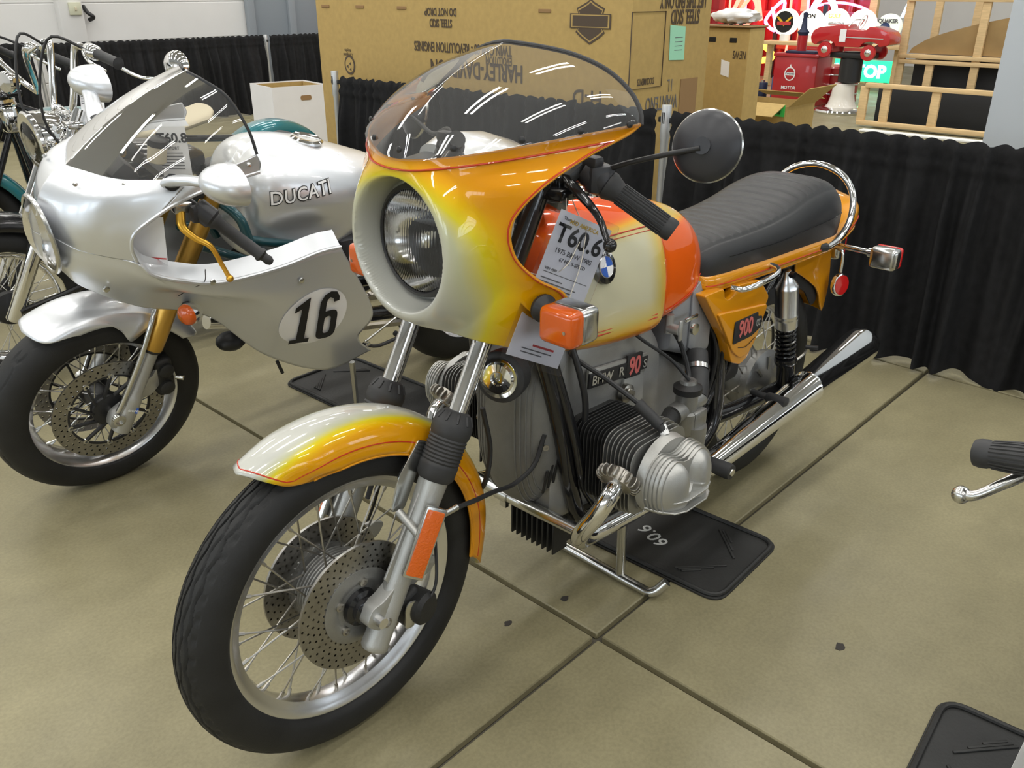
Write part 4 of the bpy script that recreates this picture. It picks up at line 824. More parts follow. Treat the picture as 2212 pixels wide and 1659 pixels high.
for s in (1, -1):
    y = s*.103
    lg = mk('fork_leg', join(lathe([(.018, -.05), (.026, -.045), (.027, -.03), (.027, .06), (.0245, .075), (.0215, .08), (.0215, .26)], dk(0, y), KD, 28), prism(rpoly([(0, -.04), (.045, -.03), (.05, .01), (.02, .05), (0, .06)], .012), .03, dk(0, y), ND, KD, .006)), 'cast_light', D)
    mk('fork_tube', lathe([(.0255, .225), (.0285, .23), (.0285, .30), (.0272, .31), (.0272, .72)], dk(0, y), KD, 28), 'gold', D)
    mk('fork_seal', lathe([(.024, .218), (.0265, .222), (.0265, .23), (.024, .232)], dk(0, y), KD, 28), 'black_satin', D)
    mk('axle_end', join(lathe([(.018, 0), (.018, .014), (.012, .016), (.012, .008)], AXD+V3((0, s*.118, 0)), (0, s, 0), 20), cyl(AXD+V3((0, s*.06, 0)), AXD+V3((0, s*.12, 0)), .013, 14)), 'chrome_dull', lg)
    mk('fork_decal', prism(rpoly([(-.002, -.009), (.032, -.009), (.032, .009), (-.002, .009)], .002), .002, dk(.035, y+s*.0268, -.012), (ND-V3((0, s*.35, 0))), KD), 'blue', lg)
    if s > 0: text('decal_text', 'OHLINS', .009, 'white_gloss', lg, dk(.035, y+.0288, .002), -ND, KD, .0001, .0003)
    cc = dk(.14, y-s*.02, -.072)
    cal = mk('brake_caliper', join(box(cc, (.055, .062, .13), .016, 3, Matrix.Rotation(RD*.2, 3, 'Y')), lathe([(.022, 0), (.022, .012), (.016, .016)], cc+V3((0, s*.028, .03)), (0, s, 0), 20), lathe([(.022, 0), (.022, .012), (.016, .016)], cc+V3((0, s*.028, -.03)), (0, s, 0), 20)), 'black_cast', D)
    mk('banjo_bolt', cyl(cc+V3((-.03, s*.03, -.005)), cc+V3((-.045, s*.045, -.005)), .008, 10), 'chrome_dull', cal)
    mk('caliper_mount', prism(rpoly([(0, .05), (-.05, .08), (-.062, .11), (-.055, .175), (-.035, .185), (-.03, .14), (0, .12)], .009), .014, dk(0, y), ND, KD, .004), 'cast_light', lg)
    mk('fender_stay', tube([dk(.02, y+s*.012, .035), dk(.07, y+s*.016, .034), dk(.2, y+s*.018, .034), dk(.30, y+s*.01, .036), dk(.345, y-s*.005, .03), dk(.42, y-s*.01, .02)], .0075, 10), 'chrome_dull', D)
# fender with fork guards
def dfend(a, u):
    A = abs(a); t0 = 58+float(lerpk([(0, 0), (50, 3), (75, 8), (90, 20)], A)[0]); t1 = 150-10*(A/90)**2; th = rad(t0+(t1-t0)*u); rc = .330; re = .288
    if A > 60: re -= .055*math.exp(-((u-.48)/.12)**2)
    r = re+(rc-re)*max(math.cos(rad(a)), 0)**.7; y = .082*math.copysign(abs(math.sin(rad(a)))**.8, a); return V3((AXD[0]+r*math.cos(th), y, AXD[2]+r*math.sin(th)))
df = mk('front_fender', grid(lambda u, v: dfend(-90+180*v, u), 60, 41), 'pearl', D, 60); solid(df, .004, 0)
# ---- fairing: curve network
def net(rows, nu, nv, mirror=True):
    R = [smooth([V3(p) for p in r], 24) for r in rows]
    def res(r, n):
        r = np.array(r); L = np.concatenate([[0], np.cumsum(np.linalg.norm(np.diff(r, axis=0), axis=1))]); L /= L[-1]; t = np.linspace(0, 1, n); return np.stack([np.interp(t, L, r[:, k]) for k in range(3)], 1)
    R = [res(r, nu) for r in R]; G = np.array([smooth([R[k][i] for k in range(len(R))], max(1, nv//(len(R)-1))) for i in range(nu)])
    n2 = G.shape[1]; V = G.reshape(-1, 3); F = [(i*n2+j, i*n2+j+1, (i+1)*n2+j+1, (i+1)*n2+j) for i in range(nu-1) for j in range(n2-1)]
    return V, F, G
ROW0 = [(.055, 0, .735), (.03, .07, .715), (-.086, .125, .655), (-.254, .165, .60), (-.431, .185, .42), (-.64, .205, .305), (-.81, .22, .335)]
ROW1 = [(.076, 0, .78), (.045, .09, .765), (-.08, .17, .725), (-.25, .208, .685), (-.43, .234, .56), (-.61, .246, .45), (-.735, .243, .425)]
ROW2 = [(.087, 0, .83), (.05, .107, .815), (-.06, .195, .785), (-.165, .224, .732), (-.264, .238, .70), (-.43, .252, .655), (-.62, .257, .60), (-.775, .252, .52)]
ROW3 = [(.092, 0, .86), (.05, .115, .85), (-.03, .185, .838), (-.062, .205, .825), (-.09, .219, .795), (-.165, .231, .765), (-.264, .241, .743), (-.43, .25, .752), (-.56, .254, .775), (-.635, .252, .775)]
S2R = [[(.092, 0, .86), (.05, .115, .85), (0, .165, .842), (-.056, .2, .833)], [(.096, 0, .895), (.055, .12, .888), (.005, .168, .882), (-.046, .20, .874)], [(.092, 0, .93), (.05, .125, .925), (-.005, .175, .92), (-.056, .206, .915)],
       [(.075, 0, .967), (.035, .125, .966), (-.03, .18, .962), (-.111, .216, .957)], [(.05, 0, .997), (.01, .125, 1.0), (-.06, .18, 1.0), (-.16, .215, 1.0)], [(.015, 0, 1.018), (-.04, .122, 1.026), (-.10, .168, 1.03), (-.2, .206, 1.035)]]
S3R = [[(-.111, .216, .957), (-.158, .22, .981), (-.227, .224, 1.005), (-.32, .215, 1.018), (-.395, .202, 1.022)], [(-.16, .215, 1.0), (-.22, .219, 1.02), (-.3, .214, 1.035), (-.40, .199, 1.045)], [(-.2, .206, 1.035), (-.28, .212, 1.05), (-.34, .209, 1.06), (-.388, .2, 1.07)]]
def bothnet(rows, nu, nv): V, F, G = net(rows, nu, nv); return both((V, F)), G
gA, GA = bothnet([ROW0, ROW1, ROW2, ROW3], 110, 45)
lowf = mk('side_fairing', gA, 'grey_paint', D, 60, weld=.0004); solid(lowf, .004, 0)
gB, GB = bothnet(S2R, 60, 60); gC, GC = bothnet(S3R, 40, 20); gB = join(gB, gC)
upf = mk('nose_fairing', gB, 'pearl', D, 60, weld=.0004); solid(upf, .004, 0)
def ledge(crv, s, dy, dz): return grid(lambda u, v: crv[int(round(u*(len(crv)-1)))]*V3((1, s, 1))+V3((0, -s*dy*v, dz*v)), len(crv), 5)
e3 = [p for p in smooth([V3(p) for p in ROW3], 12) if p[0] < -.06]; eo = smooth([V3(r[-1]) for r in S2R[:4]]+[V3(p) for p in S3R[0][1:]], 8)
for s in (1, -1):
    mk('cutout_ledge', ledge(e3, s, .048, .034), 'grey_paint', lowf); mk('cutout_return', ledge(eo, s, .024, -.012), 'pearl', upf); mk('cutout_bead', tube([p*V3((1, s, 1)) for p in eo], .005, 8, 0), 'pearl', upf); mk('cutout_bead', tube([p*V3((1, s, 1)) for p in e3], .006, 8, 0), 'grey_paint', lowf)
    mk('panel_seam', tube([p*V3((1, s, 1))+V3((0, s*.003, 0)) for p in smooth([V3((-.215, .240, .795)), V3((-.213, .236, .755)), V3((-.18, .228, .74)), V3((-.155, .205, .712))], 6)], .0012, 5, 0), 'black_satin', lowf)
    for q in ((-.235, .243, .752), (-.50, .259, .70), (.0, .135, .735), (-.79, .228, .37)): mk('panel_screw', lathe([(.009, 0), (.008, .004), (.004, .005)], V3(q)*V3((1, s, 1)), (0, s, 0), 14), 'chrome_dull', lowf)
    for q in ((.03, .09, 1.008), (-.06, .155, 1.02), (-.2, .212, 1.03), (-.36, .21, 1.05)): mk('screen_screw', lathe([(.006, 0), (.006, .003), (0, .005)], V3(q)*V3((1, s, 1)), (.2, s, .5), 12), 'chrome_dull', upf)
# racing number on a white oval (left side)
pA = GA.reshape(-1, 3)
def sy(x, z): i = np.argsort((pA[:, 0]-x)**2+(pA[:, 2]-z)**2)[:4]; w = 1/((pA[i, 0]-x)**2+(pA[i, 2]-z)**2+1e-6); return float((pA[i, 1]*w).sum()/w.sum())
NC = V3((-.555, .0, .556)); na_ = rad(8); NU = V3((-math.cos(na_), 0, math.sin(na_)*.3)); NV = V3((-.05, 0, 1)); NU /= np.linalg.norm(NU); NV /= np.linalg.norm(NV)
def onp(a, b, off): p = NC+NU*a+NV*b; return (p[0], sy(p[0], p[2])+off, p[2])
V = [onp(0, 0, .0045)]; F = []
for i in range(1, 9):
    for j in range(48): V.append(onp(.112*i/8*math.cos(j*PI/24), .098*i/8*math.sin(j*PI/24), .0045))
for j in range(48): F.append((0, 1+j, 1+(j+1) % 48))
for i in range(7):
    for j in range(48): F.append((1+i*48+j, 1+(i+1)*48+j, 1+(i+1)*48+(j+1) % 48, 1+i*48+(j+1) % 48))
nd = mk('number_disc', (V, F), 'white_gloss', lowf)
def strip(w_, pts): return tube([onp(p[0], p[1], .0068) for p in pts], w_, 8, 0, flat=.12)
def seg(poly, off=.0062):
    return [onp(p[0]*1.12, p[1]*1.12, off+.0055) for p in poly]
def digit(polys):
    gs = []
    for o_, i_ in polys:
        n = len(o_); V = seg(o_)+seg(i_); gs.append((V, [(k, (k+1) % n, n+(k+1) % n, n+k) for k in range(n)]))
    return join(*gs)
one = [(-.052, .062), (-.030, .075), (-.026, .075), (-.026, -.060), (-.012, -.060), (-.012, -.075), (-.064, -.075), (-.064, -.060), (-.048, -.060), (-.048, .045), (-.068, .036), (-.068, .052)]
mk('number_one', (seg(one), [tuple(range(12))]), 'ink', nd)
def rr_(x0, x1, y0, y1, r, n=6): return [tuple(p) for p in rpoly([(x0, y0), (x1, y0), (x1, y1), (x0, y1)], r, n)]
six = digit([(rr_(.006, .066, -.075, .016, .024), rr_(.026, .046, -.057, -.002, .010))])
arm = [(.006, -.05), (.006, .05), (.018, .070), (.036, .076), (.056, .070), (.066, .052), (.066, .040), (.048, .040), (.046, .052), (.036, .058), (.028, .052), (.026, .044), (.026, -.05)]
mk('number_six', join(six, (seg(arm, .0064), [tuple(range(13))])), 'ink', nd)
# headlight in the nose
def dl(u, v, k=1.0):
    a = v*2*PI; r = u; return V3((.088+.030*(1-u*u)*k-.028*(r*math.sin(a))*-1*.0-.02*(r*math.sin(a))**2*0+.012*math.sin(a)*r, .088*r*math.cos(a), .846+.098*r*math.sin(a)))
hd = mk('headlight_rim', tube([dl(1.02, i/60)+V3((.006, 0, 0)) for i in range(60)]+[dl(1.02, 0)+V3((.006, 0, 0))], .006, 8, 0), 'chrome_dull', D)
mk('headlight_reflector', grid(lambda u, v: dl(u, v, -.2)+V3((.004, 0, 0)), 10, 48, False, True), 'reflector_silver', hd, 180)
mk('headlight_lens', grid(lambda u, v: dl(u, v)+V3((.006+.0008*math.cos(dl(u, v)[1]*2*PI/.006)*(u < .6), 0, 0)), 30, 80, False, True), 'lens_real', hd, 180)
# windscreen
DE = [(0, -.300, 0, 1.228), (.3, -.318, .06, 1.222), (.55, -.352, .12, 1.196), (.8, -.378, .175, 1.13), (1, -.388, .203, 1.072)]
top = S2R[5][:-1]+S3R[2]
TB = smooth([V3(p) for p in top], 20); 
def dscr(t, v):
    b = TB[min(int(abs(t)*(len(TB)-1)+.5), len(TB)-1)]*V3((1, math.copysign(1, t), 1)); e = lerpk(DE, abs(t)); e = V3((e[0], math.copysign(e[1], t), e[2])); h = 1-abs(t)**2
    c = (b+e)/2+V3((.02*h, 0, .03*h)); return (1-v)**2*b+2*v*(1-v)*c+v*v*e
dw = mk('windscreen', grid(lambda u, v: dscr(-1+2*u, v), 81, 24), 'screen_tint', D, 180)
mk('screen_trim', tube([dscr(t, 1) for t in np.linspace(.05, 1, 30)], .004, 8, 0), 'black_satin', dw); mk('screen_trim', tube([dscr(t, 1) for t in np.linspace(-.05, -1, 30)], .004, 8, 0), 'black_satin', dw)
# mirrors on stalks
for s in (1, -1):
    ms = mk('mirror_stalk', join(loft([[(x, s*y_, z+dz) for x, dz in [(ox+.020*w_*math.cos(a), .012*w_*math.sin(a)) for a in np.linspace(0, 2*PI, 16, endpoint=False)]] for ox, y_, z, w_ in ((-.155, .205, 1.032, 1.5), (-.16, .24, 1.050, 1.25), (-.175, .29, 1.066, 1.05), (-.185, .335, 1.076, 1.0))])), 'pearl', D)
    mk('mirror_gasket', lathe([(.021, 0), (.021, .007)], (-.152, s*.209, 1.034), (.1, s, .25), 20), 'black_satin', ms)
    MC = V3((-.236, s*.368, 1.080))
    def dome(u, v, s=s): a = v*2*PI; r = math.sin(u*PI/2); return MC+V3((.088*math.cos(u*PI/2)**.9, s*.070*r*math.cos(a), .049*r*math.sin(a)+.01*math.cos(u*PI/2)))
    g = grid(dome, 18, 36, False, True); g = (g[0], g[1]+[tuple(range(17*36, 18*36))]); mk('mirror_housing', g, 'pearl', ms, 50)
    mk('mirror_glass', prism(ellipse(.064, .044, 30), .002, MC+V3((-.001, 0, 0)), (0, 1, 0), (0, 0, 1)), 'reflector_silver', ms)
# clip-on, grip, lever
for s in (1, -1):
    A, E2 = V3((-.215, s*.20, .955)), V3((-.345, s*.345, .838)); d = (E2-A)/np.linalg.norm(E2-A)
    mk('clip_on_bar', cyl(A-d*.06, A+d*.05, .011, 12), 'black_satin', D)
    gp = mk('grip', lathe([(.022, .055), (.022, .062), (.0165, .07), (.0160, .19), (.019, .194), (.019, .20), (.0155, .203), (.012, .206), (.012, .214), (.013, .222), (.008, .232), (0, .234)], A, d, 24), 'rubber_grey', D)
    mk('switch_housing', join(lathe([(.020, .0), (.028, .006), (.028, .05), (.022, .056)], A, d, 20), box(A+d*.025+V3((.015, 0, .0)), (.04, .03, .045), .01)), 'black_plastic', D)
    l0 = A+V3((.05, s*.0, -.02))
    lp = [l0+V3((-.01, 0, .012)), l0+d*.03+V3((.012, 0, -.004)), l0+d*.075+V3((.018, 0, -.004)), l0+d*.11+V3((.01, 0, -.004)), l0+d*.145+V3((.012, 0, -.032)), l0+d*.175+V3((.018, 0, -.05))]
    mk('brake_lever', join(tube(lp, [.012, .011, .0085, .0075, .0065, .0065], 10, 6, flat=.6), sphere(lp[-1], .010, 14)), 'gold_anod', D)
    mk('lever_perch', box(l0+V3((-.02, -s*.012, .02)), (.05, .035, .03), .008), 'chrome_dull', D)
mk('fluid_reservoir', lathe([(.022, 0), (.024, .002), (.024, .045)], (-.20, .03, 1.01), (-.1, 0, 1), 24), 'beige', D); mk('reservoir_cap', lathe([(.026, 0), (.026, .016), (.022, .019)], (-.205, .03, 1.053), (-.1, 0, 1), 24), 'black_satin', D)
mk('instrument_cluster', box((-.10, -.02, 1.0), (.06, .2, .07), .02, 2, Matrix.Rotation(.7, 3, 'Y')), 'black_plastic', D); mk('top_yoke', box((-.255, 0, .945), (.06, .25, .03), .01), 'black_satin', D)
mk('headlight_bucket', box((-.03, 0, .86), (.12, .16, .16), .03), 'black_satin', D); mk('damper_bracket', box((-.19, .09, .965), (.05, .03, .05), .006), 'chrome_dull', D)
# trellis frame in dark teal
tr = []
for s in (1, -1):
    tr += [tube([(-.30, s*.06, .93), (-.36, s*.15, .88), (-.39, s*.165, .80), (-.46, s*.15, .66)], .014, 10), tube([(-.32, s*.07, .84), (-.40, s*.15, .80), (-.62, s*.16, .74)], .013, 10), tube([(-.30, s*.07, .76), (-.46, s*.14, .70), (-.70, s*.15, .60)], .013, 10), tube([(-.62, s*.15, .74), (-.95, s*.13, .80)], .012, 10, 0)]
mk('trellis_frame', join(*tr), 'teal_dark', D)
# tank
DT = [(-.400, .05, .92, .76), (-.410, .10, .958, .72), (-.44, .14, 1.0, .69), (-.50, .166, 1.022, .66), (-.58, .180, 1.018, .645), (-.66, .183, 1.003, .65), (-.74, .172, .982, .68), (-.80, .150, .962, .71), (-.86, .118, .942, .74), (-.92, .10, .92, .77), (-.95, .08, .90, .79)]
def dtank(x, a):
    w, zt, zb = lerpk(DT[::-1], x); zc = zb+(zt-zb)*.62; c, s = math.cos(a), math.sin(a); y = w*math.copysign(abs(c)**(2/2.5), c); z = zc+(zt-zc)*abs(s)**(2/2.1) if s > 0 else zc-(zc-zb)*abs(s)**(2/3)
    k = math.exp(-((x+.58)/.13)**2)*math.exp(-((z-.80)/.045)**2); y *= 1-.16*k; return V3((x, y, z))
dxs = list(np.linspace(-.405, -.95, 64)); dt = mk('fuel_tank', loft([[dtank(x, j*2*PI/72) for j in range(72)] for x in dxs]), 'pearl', D, 50)
mk('filler_cap', lathe([(.048, 0), (.050, .008), (.042, .013), (.030, .010), (0, .011)], (-.67, 0, .999), (-.12, 0, 1), 36), 'chrome', dt)
def dside(x, z, off=.002):
    w, zt, zb = lerpk(DT[::-1], x); zc = zb+(zt-zb)*.62; q = (abs(z-zc)/((zt-zc) if z > zc else (zc-zb)))**((2.1 if z > zc else 3)/2); c = math.sqrt(max(1-min(q, 1)**2, 0)); return V3((x, w*c**(2/2.5)+off, z+off*(z > zc)))
for mt, bo_, of in (('ink', .0028, .0022), ('white_gloss', .0004, .0032)):
    text('brand_lettering', 'DUCATI', .056, mt, dt, None, None, None, bo_, .0002, wid=.88, space=1.08, warp=lambda a, b, c, of=of: dside(-.552-a*.98-.03*b, .918+b*.95+.10*a, of+c))
# turn signal, side stand, engine, rear
for s in (1, -1):
    ti = mk('indicator_body', lathe([(0, -.035), (.012, -.032), (.024, -.015), (.030, .0), (.031, .012)], (-.185, s*.215, .655), (.95, s*.3, .0), 24), 'chrome', D)
    mk('indicator_lens', lathe([(.030, .010), (.029, .020), (.022, .028), (0, .033)], (-.185, s*.215, .655), (.95, s*.3, .0), 24), 'amber', ti); mk('indicator_stem', cyl((-.19, s*.16, .665), (-.19, s*.20, .66), .010, 10), 'black_satin', ti)
mk('engine_case', blk([(-.47, .10, .48, .64), (-.54, .13, .40, .66), (-.66, .14, .34, .66), (-.76, .13, .34, .58), (-.82, .10, .36, .50)]), 'black_cast', D)
for i in range(9): mk('cylinder_fin', box((-.70-.012*i, .03, .73-.016*i), (.13, .20, .003), 0, 1, Matrix.Rotation(-.35, 3, 'Y')), 'cast', D)
mk('rear_cylinder', box((-.73, .03, .68), (.11, .15, .16), .02, 2, Matrix.Rotation(-.35, 3, 'Y')), 'black_cast', D)
mk('belt_cover', box((-.74, .15, .70), (.10, .05, .09), .02), 'black_plastic', D); mk('frame_plug', lathe([(.018, 0), (.018, .02), (.010, .022)], (-.80, .16, .50), (0, 1, 0), 18), 'cast_light', D)
AXDR = V3((-1.425, 0, .315))
mk('rear_tire', tyre(.315, .085, .228, .072, AXDR, lambda t, y, hw: 0, 120, 36), 'rubber', D, 60, weld=None)
drr = mk('rear_rim', lathe(rimprof(.232, .075, .034), AXDR, (0, 1, 0), 96, False), 'polished', D, 50, weld=None); spokes(drr, Vector(AXDR), 36, .05, .05, .195, .015, .0018, 'chrome_dull', .6)
mk('rear_hub', lathe([(.02, -.09), (.06, -.08), (.07, -.05), (.045, -.03), (.045, .03), (.07, .05), (.09, .06), (.09, .075), (.03, .09)], AXDR, (0, 1, 0), 36), 'black_satin', D)
mk('swingarm', join(*[tube([(-.86, s*.11, .40), (-1.1, s*.125, .37), (-1.425, s*.125, .315)], .026, 12) for s in (1, -1)]), 'black_gloss', D)
ch = [(-.86, .085, .47), (-1.42, .085, .40)]; mk('chain', join(bar((-.84, .088, .455), (-1.42, .088, .395), .018, .016), bar((-.84, .088, .34), (-1.42, .088, .235), .018, .016)), 'steel', D)
for i in range(26): mk('chain_link', box((-.85-.022*i, .088, .467-.00225*i), (.013, .022, .006), .001, 1), 'steel', D)
mk('sprocket', lathe([(.085, -.004), (.085, .004), (.03, .004)], (-1.425, .088, .315), (0, 1, 0), 36), 'cast_light', D)
mk('shift_rod', tube([(-.80, .20, .36), (-.93, .205, .43), (-1.02, .205, .47)], .004, 8, 0), 'chrome_dull', D); mk('shift_lever', join(tube([(-.80, .19, .345), (-.85, .205, .33), (-.93, .215, .345)], .006, 8, 4), cyl((-.935, .19, .348), (-.935, .25, .348), .010, 12)), 'rubber_grey', D)
fp = mk('footpeg', join(cyl((-1.0, .14, .44), (-1.0, .23, .43), .012, 12), prism(rpoly([(-1.02, .5), (-.98, .5), (-.97, .40), (-1.03, .38)], .015), .012, (0, .14, 0))), 'black_satin', D)
mk('foot_lever', join(tube([(-.985, .20, .40), (-.96, .215, .36), (-.955, .225, .325)], .0045, 8, 4), cyl((-.957, .205, .32), (-.945, .25, .312), .010, 12)), 'rubber_grey', D)
mk('exhaust', tube([(-.42, -.16, .35), (-.8, -.18, .25), (-1.1, -.2, .32), (-1.6, -.21, .42)], [.025, .025, .045, .05], 16), 'chrome', D)
mk('suspension_spring', tube([V3((-1.08, .105, .60))+V3((-.10*k/80, 0, -.17*k/80))+V3((.03*math.cos(k/80*2*PI*8), .03*math.sin(k/80*2*PI*8), 0)) for k in range(81)], .005, 8, 0), 'chrome_dull', D)
mk('seat', loft([[(x, w*math.copysign(abs(math.cos(a))**.8, math.cos(a)), zb+(zt-zb)*.5+(zt-zb)*.5*math.sin(a)) for a in np.linspace(0, 2*PI, 28, endpoint=False)] for x, w, zt, zb in ((-.93, .09, .87, .80), (-1.0, .13, .855, .79), (-1.15, .14, .85, .78), (-1.25, .14, .87, .78))]), 'vinyl', D)
mk('tail_cowl', loft([[(x, w*math.copysign(abs(math.cos(a))**.8, math.cos(a)), zb+(zt-zb)*.5+(zt-zb)*.5*math.sin(a)) for a in np.linspace(0, 2*PI, 28, endpoint=False)] for x, w, zt, zb in ((-1.24, .14, .90, .78), (-1.30, .14, .94, .78), (-1.45, .12, .93, .79), (-1.58, .08, .89, .81), (-1.62, .04, .86, .83))]), 'pearl', D)
a_ = DUC@Vector((-.79, .15, .25)); setfr(); b_ = V3((-.117, -1.166, .0125))
mk('side_stand', join(cyl(V3(a_), b_, .010, 14), lathe([(.022, 0), (.022, .006), (.012, .008)], b_-V3((0, 0, .006)), (0, 0, 1), 16)), 'chrome_dull', D)
setfr(DUC); mk('fairing_bracket', cyl((-.52, .11, .32), (-.535, .12, .275), .006, 8), 'black_satin', D); mk('oil_filter', sphere((-.385, .06, .412), .04, 14, 1.2, 1, .7), 'black_satin', D); setfr()
# ================================================================ rubber mats under the stands
def rmat(label, cx, cy, w, h, rz, chalk=None):
    setfr(Matrix.Translation((cx, cy, 0))@Matrix.Rotation(rz, 4, 'Z'))
    t = thing('rubber_mat', label, 'mat', (0, 0, 0), 'rubber mats under the motorcycles')
    mk('mat_base', prism(rpoly([(-w/2, -h/2), (w/2, -h/2), (w/2, h/2), (-w/2, h/2)], .05, 6), .006, (0, 0, .003), (1, 0, 0), (0, 1, 0), .001, 1), 'mat_rubber', t)
    rim = rpoly([(-w/2+.01, -h/2+.01), (w/2-.01, -h/2+.01), (w/2-.01, h/2-.01), (-w/2+.01, h/2-.01)], .045, 6)
    mk('mat_rim', tube([(p[0], p[1], .009) for p in rim]+[(rim[0][0], rim[0][1], .009)], .0065, 8, 0), 'mat_rubber', t)
    for sy_ in (-1, 1):
        for k in range(4):
            for sx in (-1, 1):
                x0, y0 = sx*(.02+.03*k), sy_*(h/2-.06-.02*k); x1, y1 = sx*(w/2-.05), sy_*(h/2-.06-.02*k-(w/2-.07-.03*k))
                if abs(x1) > abs(x0)+.01: mk('mat_ridge', bar((x0, y0, .007), (x1, y1, .007), .007, .006, .002), 'mat_rubber', t)
    if chalk: text('chalk_number', chalk, .06, 'chalk', t, (.03, .05, .0066), (-.35, -.94, 0), (.94, -.35, 0), .0002, .0004)
    setfr(); return t
rmat('black rubber mat with chalked number under the orange motorcycle', -.262, .0, .335, .66, .06, '60.6')
rmat('black rubber mat under the side stand of the silver sport motorcycle', -.25, -1.235, .345, .68, .06)
rmat('black rubber mat cut off by the bottom right corner', -.055, 1.19, .335, .66, .10)
# ================================================================ neighbouring motorcycles
def lathew(*a, **k): return lathe(*a, **k)
def wheel(t, ax, R, hw, rr_, nm, sp=36):
    mk(nm+'_tire', tyre(R, hw, rr_-.008, hw*.7, ax, lambda t_, y, h_: 0, 96, 28), 'rubber', t, 60, weld=None)
    r = mk(nm+'_rim', lathe(rimprof(rr_, hw*.68), ax, (0, 1, 0), 80, False), 'chrome', t, 50, weld=None)
    spokes(r, Vector(ax), sp, .05, .035, rr_-.036, .008, .0018, 'chrome_dull', .6, False)
    mk(nm+'_hub', lathe([(.015, -.07), (.06, -.06), (.065, -.04), (.035, -.03), (.035, .03), (.065, .04), (.06, .06), (.015, .07)], ax, (0, 1, 0), 28), 'black_satin', t)
def arcfender(t, ax, r, w, a0, a1, m, nm, dp=.06):
    g = grid(lambda u, v: (ax[0]+(r-dp+dp*max(math.cos(rad(-90+180*v)), 0)**.6)*math.cos(rad(a0+(a1-a0)*u)), ax[1]+w*math.copysign(abs(math.sin(rad(-90+180*v)))**.8, v-.5), ax[2]+(r-dp+dp*max(math.cos(rad(-90+180*v)), 0)**.6)*math.sin(rad(a0+(a1-a0)*u))), 40, 21)
    o = mk(nm, g, m, t, 60); solid(o, .004, 0); return o
def cruiser(label, y0, axf, axr, R, body, fender, bar_z, bars, lean=0.0, springer=False, rz=0, x0=0, seatm='vinyl', headl=True, grips=True):
    setfr(Matrix.Translation((x0, y0, 0))@Matrix.Rotation(rz, 4, 'Z')@Matrix.Rotation(-lean, 4, 'X'))
    t = thing('motorcycle', label, 'motorcycle', ((axf+axr)/2, 0, 0))
    F_, R_ = V3((axf, 0, R)), V3((axr, 0, R)); wheel(t, F_, R, .055, R-.085, 'front'); wheel(t, R_, R, .06, R-.085, 'rear')
    hd = V3((axf-.30, 0, R+.56)); K = (hd-F_)/np.linalg.norm(hd-F_)
    for s in (1, -1):
        if springer:
            mk('springer_leg', tube([F_+V3((.0, s*.09, 0)), F_+K*.3+V3((0, s*.085, 0)), hd+K*.1+V3((0, s*.06, 0))], .013, 12), 'black_gloss', t); mk('springer_rear_leg', tube([F_+V3((-.07, s*.09, .0)), F_+K*.3+V3((-.06, s*.08, 0)), hd+V3((-.05, s*.06, 0))], .014, 12), 'black_gloss', t)
            mk('rocker_arm', bar(F_+V3((.02, s*.105, 0)), F_+V3((-.09, s*.105, .0)), .02, .03, .005), 'chrome_dull', t)
        else:
            mk('fork_slider', lathe([(.02, -.04), (.028, -.03), (.028, .30), (.03, .31)], F_+V3((0, s*.10, 0)), K, 24), 'chrome', t); mk('fork_tube', cyl(F_+K*.28+V3((0, s*.10, 0)), hd+K*.14+V3((0, s*.10, 0)), .020, 20), 'chrome', t)
    mk('brake_stay', tube([F_+V3((-.01, .12, .0)), F_+V3((-.2, .13, .04)), F_+V3((-.36, .14, .09))], .012, 10), 'black_gloss', t)
    arcfender(t, F_, R+.045, .075, 20, 175, fender, 'front_fender'); arcfender(t, R_, R+.06, .095, 15, 178, body, 'rear_fender', .09)
    if headl:
        h0 = hd+V3((.07, 0, .02)); hb_ = mk('headlight_bucket', lathe([(0, -.14), (.05, -.13), (.085, -.09), (.098, -.03), (.10, 0), (.104, .004), (.104, .016), (.097, .022)], h0, (1, 0, -.1), 40), 'chrome', t)
        mk('headlight_reflector', lathe([(.095, .012), (.07, -.03), (.03, -.06), (0, -.065)], h0, (1, 0, -.1), 32, False), 'reflector_silver', hb_)
        mk('headlight_lens', grid(lambda u, v: h0+V3((.018+.02*(1-u*u)+.0008*math.cos(u*.095*math.cos(v*2*PI)*2*PI/.006), .095*u*math.cos(v*2*PI), .095*u*math.sin(v*2*PI)-.0018)), 30, 90, False, True), 'glass', hb_, 180)
        mk('headlight_bracket', box(hd+V3((-.01, 0, -.04)), (.07, .22, .12), .02), 'chrome', t)
    mk('yoke', join(box(hd+K*.08, (.07, .26, .03), .01), cyl(hd-K*.1, hd+K*.12, .03, 16)), 'chrome' if not springer else 'black_gloss', t)
    for s in (1, -1):
        pts = [V3(p)*V3((1, s, 1)) for p in bars]; mk('handlebar', tube(pts, .0125, 14, 6), 'chrome', t)
        if not grips and s < 0: continue
        e = pts[-1]; d = (pts[-1]-pts[-2])/np.linalg.norm(pts[-1]-pts[-2]); mk('grip', lathe([(.021, -.01), (.0175, .0), (.0175, .11), (.021, .116), (0, .12)], e-d*.09, d, 18), 'rubber_grey', t)
        mk('control_housing', lathe([(.018, 0), (.026, .01), (.026, .05), (.018, .06)], e-d*.15, d, 16), 'chrome', t)
        mk('lever', tube([e-d*.12+V3((.03, 0, 0)), e-d*.05+V3((.055, 0, -.01)), e+d*.03+V3((.05, 0, -.02))], .006, 10), 'chrome', t)
        mk('control_cable', tube([e-d*.14, e-d*.2+V3((.10, 0, .02)), hd+V3((.06, s*.10, .1)), hd+V3((-.05, s*.1, -.1))], .005, 8), 'black_satin', t)
    T0, T1 = axf-.36, axf-.85
